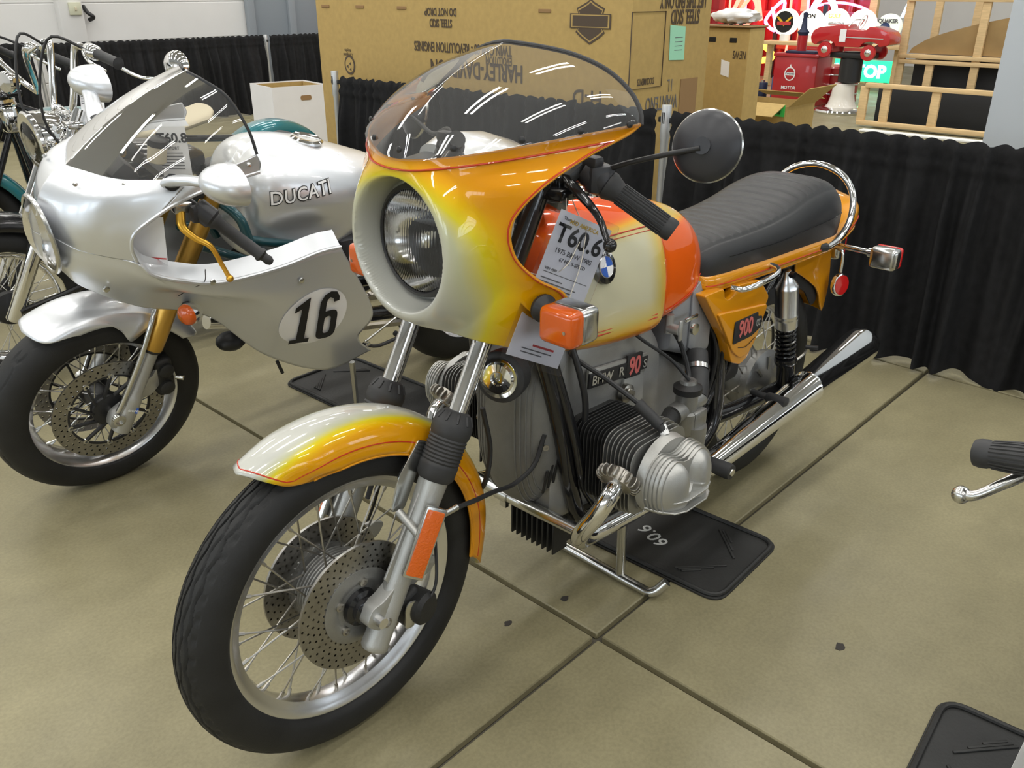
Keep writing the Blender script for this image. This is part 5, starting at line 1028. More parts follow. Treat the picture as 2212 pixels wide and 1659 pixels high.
    mk('fuel_tank', loft([[(T0+(T1-T0)*u, w*math.copysign(abs(math.cos(a))**.8, math.cos(a)), R+.44+h*math.sin(a)) for a in np.linspace(0, 2*PI, 28, endpoint=False)] for u, w, h in ((0, .04, .04), (.06, .10, .08), (.3, .14, .11), (.6, .13, .10), (.9, .07, .06), (1, .03, .03))]), body, t)
    mk('seat', loft([[(axf-.84-.42*u, w*math.copysign(abs(math.cos(a))**.8, math.cos(a)), R+.38+z+.035*math.sin(a)) for a in np.linspace(0, 2*PI, 24, endpoint=False)] for u, w, z in ((0, .06, 0), (.1, .1, .01), (.5, .16, .03), (.9, .17, .07), (1, .12, .09))]), seatm, t)
    mk('frame', join(*[tube([hd+V3((-.03, s*.03, -.06)), (axf-.45, s*.09, .22), (axf-.8, s*.12, .18), (axr+.25, s*.12, .26), R_+V3((0, s*.10, 0))], .015, 10) for s in (1, -1)], tube([hd+V3((-.03, 0, .02)), (axf-.85, 0, R+.38), (axr+.1, 0, R+.30)], .018, 10)), 'black_gloss', t)
    ec = mk('engine', blk([(axf-.48, .08, .2, .40), (axf-.52, .11, .18, .46), (axf-.85, .12, .18, .46), (axf-.98, .09, .2, .42)]), 'cast', t)
    for a_, dx in ((.35, -.58), (-.35, -.76)):
        for i in range(6): mk('cylinder_fin', box((axf+dx+math.sin(a_)*.028*i, 0, .46+.026*i), (.13, .14, .008), .003, 1, Matrix.Rotation(a_, 3, 'Y')), 'cast', ec)
    for s in (1, -1): mk('exhaust_pipe', tube([(axf-.55, s*.1, .5), (axf-.5, s*.15, .35), (axf-.62, s*.17, .2), (axr+.3, s*.18, .2), (axr-.25, s*.19, .24)], [.018, .018, .02, .035, .038], 14), 'chrome', t)
    st_ = Matrix(FR).inverted(); b0 = FR@Vector((axf-.85, .13, .2)); setfr(); mk('side_stand', cyl(V3(b0), (b0.x-.03, b0.y+.10, .0), .010, 10), 'chrome_dull', t)
    return t
C_ = cruiser('chrome-laden cruiser with big chrome headlight and black fenders behind the silver motorcycle', -2.33, .62, -.93, .30, 'black_gloss', 'black_gloss', 1.2, [(.29, 0, .98), (.275, .09, .98), (.238, .115, 1.175), (.232, .14, 1.198), (.222, .20, 1.188), (.195, .34, 1.155)])
setfr(Matrix.Translation((0, -2.33, 0)))
for s, mp in ((1, (.02, .43, 1.135)),):
    mp = V3(mp); mk('mirror_stalk', tube([(.21, s*.26, 1.175), (.12, s*.36, 1.10), mp+V3((.02, 0, -.03)), mp+V3((.015, 0, 0))], .006, 10), 'chrome', C_)
    m_ = mk('mirror', lathe([(.05, -.012), (.053, -.006), (.05, .004), (.035, .016), (.012, .022), (0, .023)], mp, (.9, s*.4, .1), 32), 'chrome', C_)
for s in (1, -1): mk('passing_lamp', lathe([(0, -.07), (.03, -.06), (.045, -.02), (.047, .0), (.04, .014), (0, .018)], (.36, s*.17, .84), (1, 0, 0), 24), 'chrome', C_)
D_ = cruiser('teal cruiser with black springer fork and tan seat, farthest left by the drape', -3.3, .52, -1.12, .33, 'teal', 'teal', 1.1, [(.05, 0, .95), (.08, .10, 1.0), (.15, .28, 1.14), (.12, .33, 1.145), (.03, .37, 1.10)], springer=True, seatm='beige')
setfr(Matrix.Translation((0, -3.3, 0)))
for s in (1, -1): mk('indicator', lathe([(0, -.05), (.03, -.04), (.045, -.01), (.047, .004), (.04, .012), (0, .014)], (.24, s*.26, 1.02), (.9, s*.3, 0), 24), 'chrome', D_)
setfr()
E_ = cruiser('motorcycle whose ribbed black grip and silver lever reach in at the right edge', 1.33, .86, -.65, .30, 'black_gloss', 'black_gloss', 1.0, [(.50, 0, .86), (.50, .1, .88), (.45, .2, .905), (.402, .29, .889), (.392, .39, .8655)], headl=True, grips=False)
# barrel grip and ball-end lever of that motorcycle
setfr(Matrix.Translation((0, 1.33, 0)))
ge, gd = V3((.392, -.40, .863)), V3((.05, .97, .24)); gd = gd/np.linalg.norm(gd)
gb_ = mk('barrel_grip', lathe([(.012, -.002), (.0165, .0), (.0180, .006), (.0180, .014), (.0165, .018), (.0185, .05), (.0178, .09), (.016, .12)], ge, gd, 36), 'rubber_grey', E_)
u_, v_, w_ = basis(gd)
for i in range(22):
    a = i*2*PI/22; r_ = u_*math.cos(a)+v_*math.sin(a); mk('grip_rib', tube([ge+gd*.02+r_*.0165, ge+gd*.05+r_*.0185, ge+gd*.09+r_*.0178, ge+gd*.12+r_*.016], .0014, 5, 3), 'rubber_grey', gb_)
mk('ball_lever', join(tube([V3((.402, -.40, .807)), V3((.402, -.385, .813)), V3((.385, -.36, .835)), V3((.36, -.33, .855)), V3((.36, -.26, .87))], [.0075, .0065, .0075, .0085, .009], 12, 6), sphere(V3((.402, -.402, .806)), .0115, 16)), 'chrome_dull', E_)
setfr()
# ================================================================ paper lot tags in clear sleeves
def lot_tag(label, o, u, v, w, h, lines, nm='lot_tag', sleeve=True, redbar=True, string=None):
    """o top centre; u reading direction, v up direction"""
    u, v, o = V3(u), V3(v), V3(o); u /= np.linalg.norm(u); v = v-u*(u@v); v /= np.linalg.norm(v); n = np.cross(u, v); c = o-v*h/2
    t = thing(nm, label, 'tag', tuple(o-v*h), 'lot tags on the motorcycles')
    mk('paper', prism([(-w/2, -h/2), (w/2, -h/2), (w/2, h/2), (-w/2, h/2)], .0008, c, u, v), 'paper', t)
    if sleeve: mk('sleeve', prism(rpoly([(-w/2-.012, -h/2-.012), (w/2+.012, -h/2-.012), (w/2+.012, h/2+.012), (-w/2-.012, h/2+.012)], .006, 3), .0004, c+n*.0032, u, v), 'sleeve', t)
    for kind, x, y, s_, txt in lines:
        p = o+u*x-v*y+n*.0012
        if kind == 'bar': mk('print_line', prism([(-s_/2, -.0011), (s_/2, -.0011), (s_/2, .0011), (-s_/2, .0011)], .0003, p, u, v), 'ink_grey', t)
        elif kind == 'red': mk('print_bar', prism([(-s_/2, -.002), (s_/2, -.002), (s_/2, .002), (-s_/2, .002)], .0003, p, u, v), 'ink_red', t)
        elif kind == 'rule': mk('print_rule', prism([(-s_/2, -.0006), (s_/2, -.0006), (s_/2, .0006), (-s_/2, .0006)], .0003, p, u, v), 'ink_grey', t)
        else: text('print_text', txt, s_, {'big': 'ink', 'txt': 'ink_grey', 'yel': 'ink_yellow'}[kind], t, p, u, v, .0009 if kind == 'big' else .0001, .0002)
    if string: 
        for st_ in string: mk('tag_string', tube(st_, .0009, 6, 6), 'string', t)
    return t
TL = [('txt', -.034, .012, .008, 'Thursday'), ('yel', .0, .014, .011, 'MID AMERICA'), ('big', .0, .040, .047, 'T60.6'), ('txt', .0, .069, .0125, '1975 BMW R90S'), ('txt', .004, .083, .0095, '67 HP, 5-SPEED'), ('txt', -.036, .104, .007, 'VIN: 4981'), ('rule', 0, .110, .105, '')]
for i, wd_ in enumerate((.05, .085, .078, .082, .07, .088, .08, .075, .06, .052)): TL.append(('bar', -.052+wd_/2, .121+i*.0068, wd_, ''))
TL += [('red', .012, .243, .05, ''), ('bar', 0, .252, .07, ''), ('bar', -.01, .259, .05, '')]
lot_tag('white lot tag T60.6 tied to the orange motorcycle by a string', (.282, .205, 1.006), (-.80, .22, -.40), (-.30, .04, .95), .122, .272, TL,
        string=[[(.285, .205, .99), (.31, .19, 1.005), (.30, .17, 1.035), (.27, .15, 1.052), (.275, .165, 1.03), (.285, .2, .995)], [(.30, .205, .97), (.33, .2, .93), (.36, .18, .915), (.40, .15, .93), (.41, .12, .95)], [(.285, .207, .99), (.30, .209, .93), (.325, .206, .87)]])
TL2 = [('big', 0, .03, .034, 'T60.8'), ('txt', 0, .055, .010, 'SPORT')]+[('bar', -.008, .068+i*.008, .06, '') for i in range(6)]+[('red', 0, .20, .06, '')]
t2 = DUC@Vector((-.245, .02, 1.095)); lot_tag('white lot tag T60.8 seen through the screen of the silver motorcycle', tuple(t2), (-.72, .69, 0), (0, .05, 1), .075, .17, TL2, sleeve=False)
t3 = DUC@Vector((-.10, .155, .93)); lot_tag('white card with a red line inside the fairing opening of the silver motorcycle', tuple(t3), (-.75, .6, -.1), (-.1, .3, 1), .095, .14, [('red', 0, .115, .09, '')], sleeve=False)
TL3 = [('big', 0, .03, .034, 'T60.9')]+[('bar', -.008, .06+i*.008, .06, '') for i in range(6)]
lot_tag('white lot tag T60.9 on the bars of the chrome cruiser', (.20, -2.22, 1.10), (-.72, .69, 0), (-.35, .1, .94), .085, .20, TL3, sleeve=False)
lot_tag('pale yellow tag corner peeking in at the bottom right', (.285, 1.10, .45), (-.6, .8, 0), (.1, .1, 1), .09, .16, [], sleeve=False)
# ================================================================ pipe and drape, cartons, signs (hall frame: a, b, z)
setfr(HALL)
def drape(label, A, b0, b1, zt, along='b', seed=1, drop=.0):
    r = np.random.default_rng(seed); L = abs(b1-b0); n = int(L/.0085); m = 34
    nf = int(L/.075); cen = np.sort(b0+(b1-b0)*(np.arange(nf)+r.uniform(-.35, .35, nf))/nf); am = r.uniform(.2, 1.7, nf); wd_ = r.uniform(.010, .034, nf); dr_ = r.uniform(-.05, .05, nf)
    bs = np.linspace(b0, b1, n); V = np.zeros((n, m, 3))
    ruf = np.sin(bs*95+r.uniform(0, 6))*.006+np.sin(bs*57+1)*.006+np.sin(bs*23)*.004; ruz = np.abs(np.sin(bs*42+.7*np.sin(bs*17)))*.014
    hem = .012+.010*np.sin(bs*9)+.008*np.sin(bs*23+1)
    for j in range(m):
        v = j/(m-1); z = zt*(1-v)+hem*v+ruz*(v < .02)*1.0; fall = min(1, v*3.2)
        off = sum(am[k]*np.exp(-((bs-cen[k]-dr_[k]*v)/(wd_[k]*(1+.9*v)))**2) for k in range(nf))*.048*(.22+.78*fall)*(1+.35*v)
        off = off+np.sin(bs*61+3*np.sin(bs*7)+v*1.5)*.006*fall
        roll = .018*math.sqrt(max(0, 1-(v/.055-1)**2)) if v < .11 else 0
        off = off+ruf*(1-fall*.8)+roll-.018*(v > .045)*(v < .085)
        V[:, j, 0] = off; V[:, j, 1] = bs; V[:, j, 2] = z
    V[:, :, 0] += A
    if along == 'a': V = V[:, :, [1, 0, 2]]
    F = [(i*m+j, (i+1)*m+j, (i+1)*m+j+1, i*m+j+1) for i in range(n-1) for j in range(m-1)]
    return mk('drape', (V.reshape(-1, 3), F), 'fabric', None, 180, label=label, cat='drape', group='black drapes on pipe stands', weld=None)
CA = -1.97
drape('black pleated drape hanging in front of the big carton, between two pipe stands', CA, -3.60, -1.19, .868, seed=3)
drape('long black pleated drape behind the seat and mirror, right of the near pipe stand', CA, -1.10, 1.6, .868, seed=4)
LB = -8.6
drape('far black drape along the white wall at the left edge', LB, -1.9, 1.6, .885, 'a', seed=5); drape('far black drape between the two distant pipe stands', LB, -4.52, -2.02, .87, 'a', seed=6); drape('far black drape next to the white carton, reaching behind the big carton', LB, -7.3, -4.62, .865, 'a', seed=7)
def stand(label, a, b, h):
    t = thing('pipe_stand', label, 'stand', (a, b, 0), 'pipe stands of the drapes')
    mk('upright', lathe([(.019, 0), (.019, h*.82), (.023, h*.84), (.023, h-.004), (.021, h)], (a, b, .006), (0, 0, 1), 20), 'pole', t); mk('base_plate', lathe([(.035, 0), (.035, .006), (.02, .010)], (a, b, 0), (0, 0, 1), 20), 'pole', t)
    for s in (-1, 1): mk('slot', box((a+.0215, b+s*.004, h-.05), (.004, .006, .05), .001, 1), 'black_satin', t); mk('rail_hook', box((a-.005, b+s*.030, h-.06), (.02, .02, .025), .004), 'black_satin', t)
stand('silver pipe stand left of the near drape, in front of the big carton', CA+.0, -3.66, .90); stand('silver pipe stand behind the mirror of the orange motorcycle', CA+.0, -1.145, .895)
stand('distant pipe stand at the far left, behind the chrome cruiser', -1.96, LB, .915); stand('distant pipe stand above the white carton', -4.57, LB, .875)
# big motorcycle carton, printed upside down
a0, a1, b0, b1, H = -2.13, -2.83, -4.03, -1.479, 1.85
BX = thing('carton', 'huge brown motorcycle shipping carton printed upside down, behind the drape', 'box', ((a0+a1)/2, (b0+b1)/2, 0))
mk('carton_body', box(((a0+a1)/2, (b0+b1)/2, H/2), (a0-a1, b1-b0, H), .006, 2), 'cardboard', BX)
fa_ = a0+.0025
def ft(s_, b, z, size, w=1.0, bold=.0, m='ink_brown'): return text('print', s_, size, m, BX, (fa_, b, z), (0, -1, 0), (0, 0, -1), bold, .0004, wid=w)
ft('STEEL SKID', -2.82, 1.203, .062, .62, .0015); ft('DO NOT DROP', -2.82, 1.262, .058, .66, .0015)
ft('TWIN CAM 88 - REVOLUTION ENGINES', -2.66, 1.075, .075, .60, .0015); ft('EVOLUTION', -2.36, 1.022, .06, .6, .0008)
ft('HARLEY-DAVIDSON', -2.55, .965, .125, .66, .003); ft('H-D', -1.735, .875, .12, .9, .001)
for bb, c in ((-3.92, 'ink_red'), (-3.56, 'ink'), (-3.16, 'ink'), (-2.03, 'ink')): mk('hand_slot', box((fa_, bb, 1.277), (.004, .085, .018), .002, 1), 'cardboard_dark', BX)
# winged bar emblem, upside down
def emb(pts, m, th, off): mk('emblem', prism(pts, th, (fa_+off, -1.73, 1.235), (0, -1, 0), (0, 0, -1)), m, BX)
sh_ = [(-.085, .03), (-.085, .052), (-.06, .066), (0, .098), (.06, .066), (.085, .052), (.085, .03), (.085, -.03), (.085, -.06), (.045, -.068), (0, -.098), (-.045, -.068), (-.085, -.06), (-.085, -.03)]
sc2 = lambda p, k: [(x*k, y*k) for x, y in p]
sh2 = [(-.075, .03), (-.092, .052), (-.06, .075), (0, .108), (.06, .075), (.092, .052), (.075, .03), (.075, -.03), (.088, -.058), (.055, -.072), (.02, -.088), (0, -.102), (-.02, -.088), (-.055, -.072), (-.088, -.058), (-.075, -.03)]
emb(sh2, 'ink_brown', .0006, 0); emb(sc2(sh2, .9), 'cardboard', .0006, .0006); emb(sc2(sh2, .83), 'ink_brown', .0006, .0012)
for k, m_, of in ((1, 'ink_brown', .0018), (.93, 'cardboard', .0024), (.86, 'ink_brown', .003)): emb([(-.128*k, -.034*k**2), (.128*k, -.034*k**2), (.128*k, .034*k**2), (-.128*k, .034*k**2)], m_, .0006, of)
# recycling ring
mk('ring_mark', prism(ellipse(.055, .06, 32), .0006, (fa_, -3.705, .93), (0, -1, 0), (0, 0, -1)), 'ink_brown', BX); mk('ring_mark', prism(ellipse(.042, .046, 32), .0006, (fa_+.0006, -3.705, .93), (0, -1, 0), (0, 0, -1)), 'cardboard', BX)
for k in range(3):
    an = k*2*PI/3; mk('ring_arrow', prism([(.012*math.cos(an)+x*math.cos(an)-y*math.sin(an), .012*math.sin(an)+x*math.sin(an)+y*math.cos(an)) for x, y in ((0, -.012), (.022, 0), (0, .012))], .0006, (fa_+.0012, -3.705, .92), (0, -1, 0), (0, 0, -1)), 'ink_brown', BX)
ft('Corrugated', -3.715, .992, .03, .7); ft('Recycles', -3.715, 1.018, .028, .7)
# side face print (faces +b)
fb = b1+.0025
def fs(s_, a, z, size, w=1.0, bold=.0, m='ink_brown'): return text('print', s_, size, m, BX, (a, fb, z), (1, 0, 0), (0, 0, -1), bold, .0004, wid=w)
fs('STEEL SKID', -2.585, 1.255, .095, .56, .002); fs('LIFT THIS END ONLY', -2.56, 1.325, .085, .52, .002); fs('DOCUMENTS', -2.268, .962, .045, .52, .0005)
for q in (((-2.125, .93), (-2.125, 1.28)), ((-2.405, .93), (-2.405, 1.28)), ((-2.125, .93), (-2.405, .93)), ((-2.125, 1.28), (-2.405, 1.28))): mk('print_frame', bar((q[0][0], fb, q[0][1]), (q[1][0], fb, q[1][1]), .006, .001), 'ink_brown', BX)
fs('I L', -2.485, .93, .09, .5, 0, 'ink_grey'); fs('WANTENO', -2.42, .85, .10, .55, 0, 'ink_grey')
mk('cutout_hole', box((-2.665, fb-.004, .80), (.16, .012, .30), 0), 'cardboard_dark', BX)
mk('green_note', prism([(-.07, -.085), (.065, -.08), (.075, .085), (-.065, .075)], .001, (-2.525, fb+.001, 1.13), (1, 0, 0), (0, 0, 1)), 'mint', BX)
for i in range(4): mk('note_line', box((-2.535, fb+.002, 1.155-.02*i), (.07, .0006, .003)), 'ink_grey', BX)
# brown carton behind it
CB = thing('carton', 'tall brown carton with hand holes right behind the big printed carton', 'box', (-4.1, -2.2, 0))
mk('carton_body', box((-4.0, -2.28, .575), (.20, .90, 1.15), .006, 2), 'cardboard', CB)
for bb in (-2.10, -1.945): mk('hand_hole', box((-3.899, bb, 1.075), (.006, .05, .03), .002, 1), 'ink', CB)
mk('shipping_label', prism([(-.032, -.055), (.03, -.04), (.034, .055), (-.03, .04)], .001, (-3.898, -1.985, .90), (0, -1, 0), (0, 0, 1)), 'paper', CB); text('marker_text', 'NEWS', .07, 'ink_brown', CB, (-3.898, -1.89, .99), (0, -1, 0), (0, 0, -1), .001, .0004, wid=.5)
mk('top_flap', box((-4.0, -2.28, 1.157), (.24, .92, .01), .003, 1), 'cardboard_dark', CB)
bs_ = sphere((0, 0, 0), .10, 28, 1.0, 1.6, .45); bs_ = (np.array([p*(1+.12*math.sin(p[0]*90+p[1]*60)+.10*math.sin(p[1]*110-p[2]*80)) for p in bs_[0]])+V3((-4.0, -2.0, 1.216)), bs_[1])
tb = mk('plastic_bundle', bs_, 'white', None, 60, label='crumpled white plastic bundle lying on the tall brown carton', cat='bundle')
setfr(HALL@Matrix.Translation((-.70, -.55, -.07)))
# open carton with green tape
CC = thing('carton', 'open brown carton with green tape behind the long drape', 'box', (-4.75, -1.9, 0))
for g_ in (box((-4.5, -1.89, .30), (.008, .56, .60)), box((-5.0, -1.89, .30), (.008, .56, .60)), box((-4.75, -2.17, .30), (.50, .008, .60)), box((-4.75, -1.61, .30), (.50, .008, .60)), box((-4.75, -1.89, .006), (.50, .56, .008))): mk('carton_side', g_, 'cardboard', CC)
for o_, m_ in (((-4.40, -1.89, .575), Matrix.Rotation(.35, 3, 'Y')), ((-5.10, -1.89, .63), Matrix.Rotation(-.25, 3, 'Y'))): mk('carton_flap', box(o_, (.22, .54, .006), 0, 1, m_), 'cardboard', CC)
for o_, m_ in (((-4.75, -2.27, .615), Matrix.Rotation(.15, 3, 'X')), ((-4.75, -1.52, .67), Matrix.Rotation(.75, 3, 'X'))): mk('carton_flap', box(o_, (.48, .22, .006), 0, 1, m_), 'cardboard', CC)
for bb, w_ in ((-2.14, .05), (-1.86, .06), (-1.66, .09)): mk('green_tape', box((-4.493, bb, .565), (.004, w_, .09)), 'green_tape', CC)
mk('black_label', box((-4.493, -1.70, .57), (.004, .10, .07)), 'ink', CC); text('marker_text', '1 7/8 cake', .05, 'ink_grey', CC, (-4.494, -2.0, .53), (0, 1, 0), (0, 0, 1), 0, .0004)
setfr(HALL)
# white open carton at the left
setfr(HALL@Matrix.Translation((-2.99, -5.78, 0))@Matrix.Rotation(-.17, 4, 'Z'))
CW = thing('carton', 'white open-topped carton with a hand hole, left of the big carton', 'box', (0, 0, 0))
for g_ in (box((.25, 0, .31), (.006, .48, .62)), box((-.25, 0, .31), (.006, .48, .62)), box((0, .24, .31), (.50, .006, .62)), box((0, -.24, .31), (.50, .006, .62)), box((0, 0, .005), (.5, .48, .006))): mk('carton_side', g_, 'white_card', CW)
for g_ in (box((.245, 0, .31), (.003, .47, .60)), box((-.245, 0, .31), (.003, .47, .60)), box((0, .235, .31), (.49, .003, .60)), box((0, -.235, .31), (.49, .003, .60))): mk('inner_side', g_, 'cardboard', CW)
mk('hand_hole', prism(rpoly([(-.05, -.02), (.05, -.02), (.05, .02), (-.05, .02)], .018), .004, (-.05, .244, .52), (1, 0, 0), (0, 0, 1)), 'cardboard_dark', CW)
setfr(HALL)
# wall details
pl_ = struct('trim_1', box((-2.72, WB+.05, 2.0), (.26, .14, 4.0), .01), 'wall_white')
sw_ = thing('switch_box', 'small beige switch box on the wall pilaster', 'switch', (-2.76, WB+.13, 1.13)); mk('box_cover', box((-2.76, WB+.135, 1.18), (.13, .03, .13), .006), 'switch_box', sw_); mk('switch_toggle', box((-2.76, WB+.155, 1.18), (.02, .02, .04), .003), 'beige', sw_)
mk('hose_hook', tube([(-2.90, WB+.02, 1.2), (-2.90, WB+.10, 1.14), (-2.95, WB+.12, 1.09), (-2.93, WB+.05, 1.06)], .022, 12), 'black_satin', None, label='dark coiled hook on the white wall beside the switch box', cat='hook')
d1_ = struct('door_1', box((-5.55, WB+.03, 1.6), (1.15, .05, 3.2), .005), 'door_grey')
for aa, w_ in ((-4.97, .10), (-5.58, .10), (-6.15, .10)): mk('door_jamb', box((aa, WB+.06, 1.6), (w_, .08, 3.2), .006), 'wall_grey', d1_)
struct('wall_right', box((-3.15, .95, 2.4), (.62, 1.98, 4.8), .005), 'column')
# timber frames with dark cases
def timber(label, parts, group='bare timber crate frames'):
    t = thing('timber_frame', label, 'frame', (parts[0][1][0], parts[0][1][1], 0), group)
    for nm, p, q in parts: mk(nm, bar(p, q, .085, .045, .003), 'timber', t)
    return t
T1 = timber('low bare timber frame standing in front of dark cases', [('bottom_rail', (-8.3, -2.83, .045), (-8.3, -1.2, .045)), ('top_rail', (-8.3, -2.79, .435), (-8.3, -1.2, .435)), ('post', (-8.3, -2.80, .05), (-8.3, -2.80, .42)), ('post', (-8.3, -2.56, .06), (-8.3, -2.56, .42)), ('post', (-8.3, -2.05, .06), (-8.3, -2.05, .42)), ('post', (-8.3, -1.35, .06), (-8.3, -1.35, .42))])
T2 = timber('tall bare timber frame holding a curved plywood sheet', [('bottom_rail', (-9.62, -3.05, .045), (-9.62, -1.2, .045)), ('mid_rail', (-9.62, -2.98, .66), (-9.62, -1.2, .66)), ('low_rail', (-9.62, -2.98, .60), (-9.62, -1.2, .60)), ('post', (-9.62, -2.96, .05), (-9.62, -2.96, 1.75)), ('post', (-9.62, -2.62, .06), (-9.62, -2.62, .62)), ('post', (-9.62, -2.13, .06), (-9.62, -2.13, 1.75)), ('post', (-9.62, -1.5, .06), (-9.62, -1.5, 1.75)), ('top_rail', (-9.62, -2.98, 1.27), (-9.62, -1.2, 1.27)), ('back_post', (-10.4, -2.9, .05), (-10.4, -2.9, 1.75)), ('back_post', (-10.4, -2.45, .05), (-10.4, -2.45, 1.75))])
arch = [(-2.90, .69)]+[(-2.90+1.5*math.sin(t)*1.0, .69+.50*math.sin(t)**.55) for t in np.linspace(0.02, PI/2, 18)]+[(-1.40, .69)]
mk('plywood_sheet', prism([(b, z) for b, z in arch], .018, (-9.66, 0, 0), (0, 1, 0), (0, 0, 1)), 'plywood', T2)
for q, lab in (((-8.85, -2.15, .20, .5, 1.25, .38), 'black case low behind the front timber frame'), ((-9.95, -2.1, .36, .4, 1.5, .60), 'black case standing behind the tall timber frame')): mk('case', box(q[:3], q[3:], .01), 'dark_block', None, label=lab, cat='case', group='dark cases behind the timber frames')
mk('floor_strip', box((-7.98, -2.0, .012), (.12, 1.3, .02), .004), 'white', None, label='white strip lying on the floor in front of the low timber frame', cat='strip')
# red pedal car on an old barber chair pedestal
PC = thing('barber_chair_base', 'white enamel pedestal with chrome foot ring and black column below the red toy car', 'pedestal', (-9.3, -3.47, 0))
mk('pedestal', lathe([(.20, .05), (.16, .10), (.135, .20), (.125, .30), (.11, .34)], (-9.3, -3.47, 0), (0, 0, 1), 36), 'cream', PC); mk('foot_ring', lathe([(.30, .0), (.31, .02), (.30, .04), (.22, .07), (.18, .06)], (-9.3, -3.47, 0), (0, 0, 1), 40), 'chrome', PC)
mk('column', join(lathe([(.07, .34), (.13, .36), (.13, .62), (.10, .64), (.10, .70)], (-9.3, -3.42, 0), (0, 0, 1), 28), box((-9.3, -3.40, .66), (.24, .5, .06), .01)), 'black_satin', PC)
KC = thing('pedal_car', 'shiny red toy pedal car resting on the pedestal', 'toy car', (-9.3, -3.42, .69), None)
cp_ = [(-3.88, .79), (-3.90, .86), (-3.87, .93), (-3.80, .965), (-3.62, .985), (-3.50, 1.0), (-3.47, .95), (-3.24, .94), (-3.20, .985), (-3.12, .975), (-2.99, .93), (-2.945, .87), (-2.95, .79), (-3.06, .765), (-3.08, .80), (-3.17, .825), (-3.26, .80), (-3.28, .755), (-3.58, .755), (-3.60, .80), (-3.70, .83), (-3.80, .80), (-3.82, .765)]
mk('car_body', prism(rpoly(cp_, .022, 4), .34, (-9.3, 0, 0), (0, 1, 0), (0, 0, 1), .045, 4), 'car_red', KC)
mk('side_trim', bar((-9.128, -3.55, .865), (-9.128, -3.02, .855), .006, .012), 'chrome', KC)
for bb, zz in ((-3.70, .72), (-3.17, .70)):
    for s in (-1, 1):
        wv = mk('car_wheel', lathe([(.03, -.02), (.085, -.018), (.09, 0), (.085, .018), (.03, .02)], (-9.3+s*.17, bb, zz), (s, 0, 0), 24), 'car_red', KC); mk('hub_cap', lathe([(.042, .018), (.03, .028), (0, .032)], (-9.3+s*.17, bb, zz), (s, 0, 0), 20), 'chrome', wv)
mk('steering_wheel', tube([(-9.3+.08*math.cos(t), -3.36+.03*math.sin(t), 1.02+.08*math.sin(t)) for t in np.linspace(0, 2*PI, 20)], .008, 8, 0), 'white', KC); mk('windshield_frame', tube([(-9.14, -3.45, .98), (-9.16, -3.40, 1.05), (-9.44, -3.40, 1.05), (-9.46, -3.45, .98)], .008, 8, 0), 'chrome', KC)
mk('price_card', box((-9.122, -3.50, .88), (.004, .075, .14)), 'paper', KC); mk('hood_ornament', box((-9.3, -3.68, 1.0), (.02, .20, .03), .008), 'chrome', KC); mk('car_headlight', lathe([(.03, 0), (.028, .02), (0, .03)], (-9.2, -3.89, .87), (.3, -1, 0), 16), 'chrome', KC)
# red oil cabinet with pump
OC = thing('oil_cabinet', 'red motor oil cabinet with a tall dark hand pump', 'cabinet', (-9.7, -4.2, 0))
mk('cabinet_body', box((-9.72, -4.23, .30), (.44, .58, .60), .015), 'crate_red', OC); mk('cabinet_lid', box((-9.72, -4.23, .61), (.48, .62, .04), .01), 'crate_red', OC)
mk('pump_column', join(lathe([(.07, .63), (.06, .66), (.06, .85), (.075, .88), (.04, .92), (.025, 1.05), (.03, 1.10), (0, 1.12)], (-9.65, -4.25, 0), (0, 0, 1), 20), box((-9.65, -4.2, .645), (.25, .40, .03), .006)), 'navy', OC)
mk('pump_body', lathe([(.062, .66), (.062, .84)], (-9.65, -4.25, 0), (0, 0, 1), 20), 'crate_red', OC)
mk('oval_emblem', prism(ellipse(.075, .085, 28), .002, (-9.498, -4.29, .385), (0, -1, 0), (0, 0, 1)), 'white', OC); mk('oval_emblem', prism(ellipse(.062, .07, 28), .002, (-9.497, -4.29, .385), (0, -1, 0), (0, 0, 1)), 'crate_red', OC); mk('emblem_band', box((-9.496, -4.29, .385), (.002, .145, .035)), 'white', OC); mk('emblem_flame', prism([(-.02, .07), (.02, .07), (0, .12)], .002, (-9.497, -4.29, .385), (0, -1, 0), (0, 0, 1)), 'white', OC)
text('emblem_text', 'STANDARD', .030, 'navy', OC, (-9.494, -4.29, .385), (0, 1, 0), (0, 0, 1), .0006, .0005, wid=.8); text('cabinet_text', 'MOTOR', .055, 'white', OC, (-9.497, -4.29, .215), (0, 1, 0), (0, 0, 1), .001, .0005); text('cabinet_text', 'OIL', .055, 'white', OC, (-9.497, -4.29, .15), (0, 1, 0), (0, 0, 1), .001, .0005)
RC = thing('oil_tank', 'low red drum cabinet behind the red oil cabinet', 'cabinet', (-10.2, -4.0, 0)); mk('drum', lathe([(.26, 0), (.27, .02), (.27, .44), (.25, .46)], (-10.25, -3.98, 0), (0, 0, 1), 36), 'crate_red', RC)
for zz in (.12, .24, .36): mk('drum_hoop', lathe([(.27, zz-.01), (.28, zz), (.27, zz+.01)], (-10.25, -3.98, 0), (0, 0, 1), 36, False), 'chrome_dull', RC)
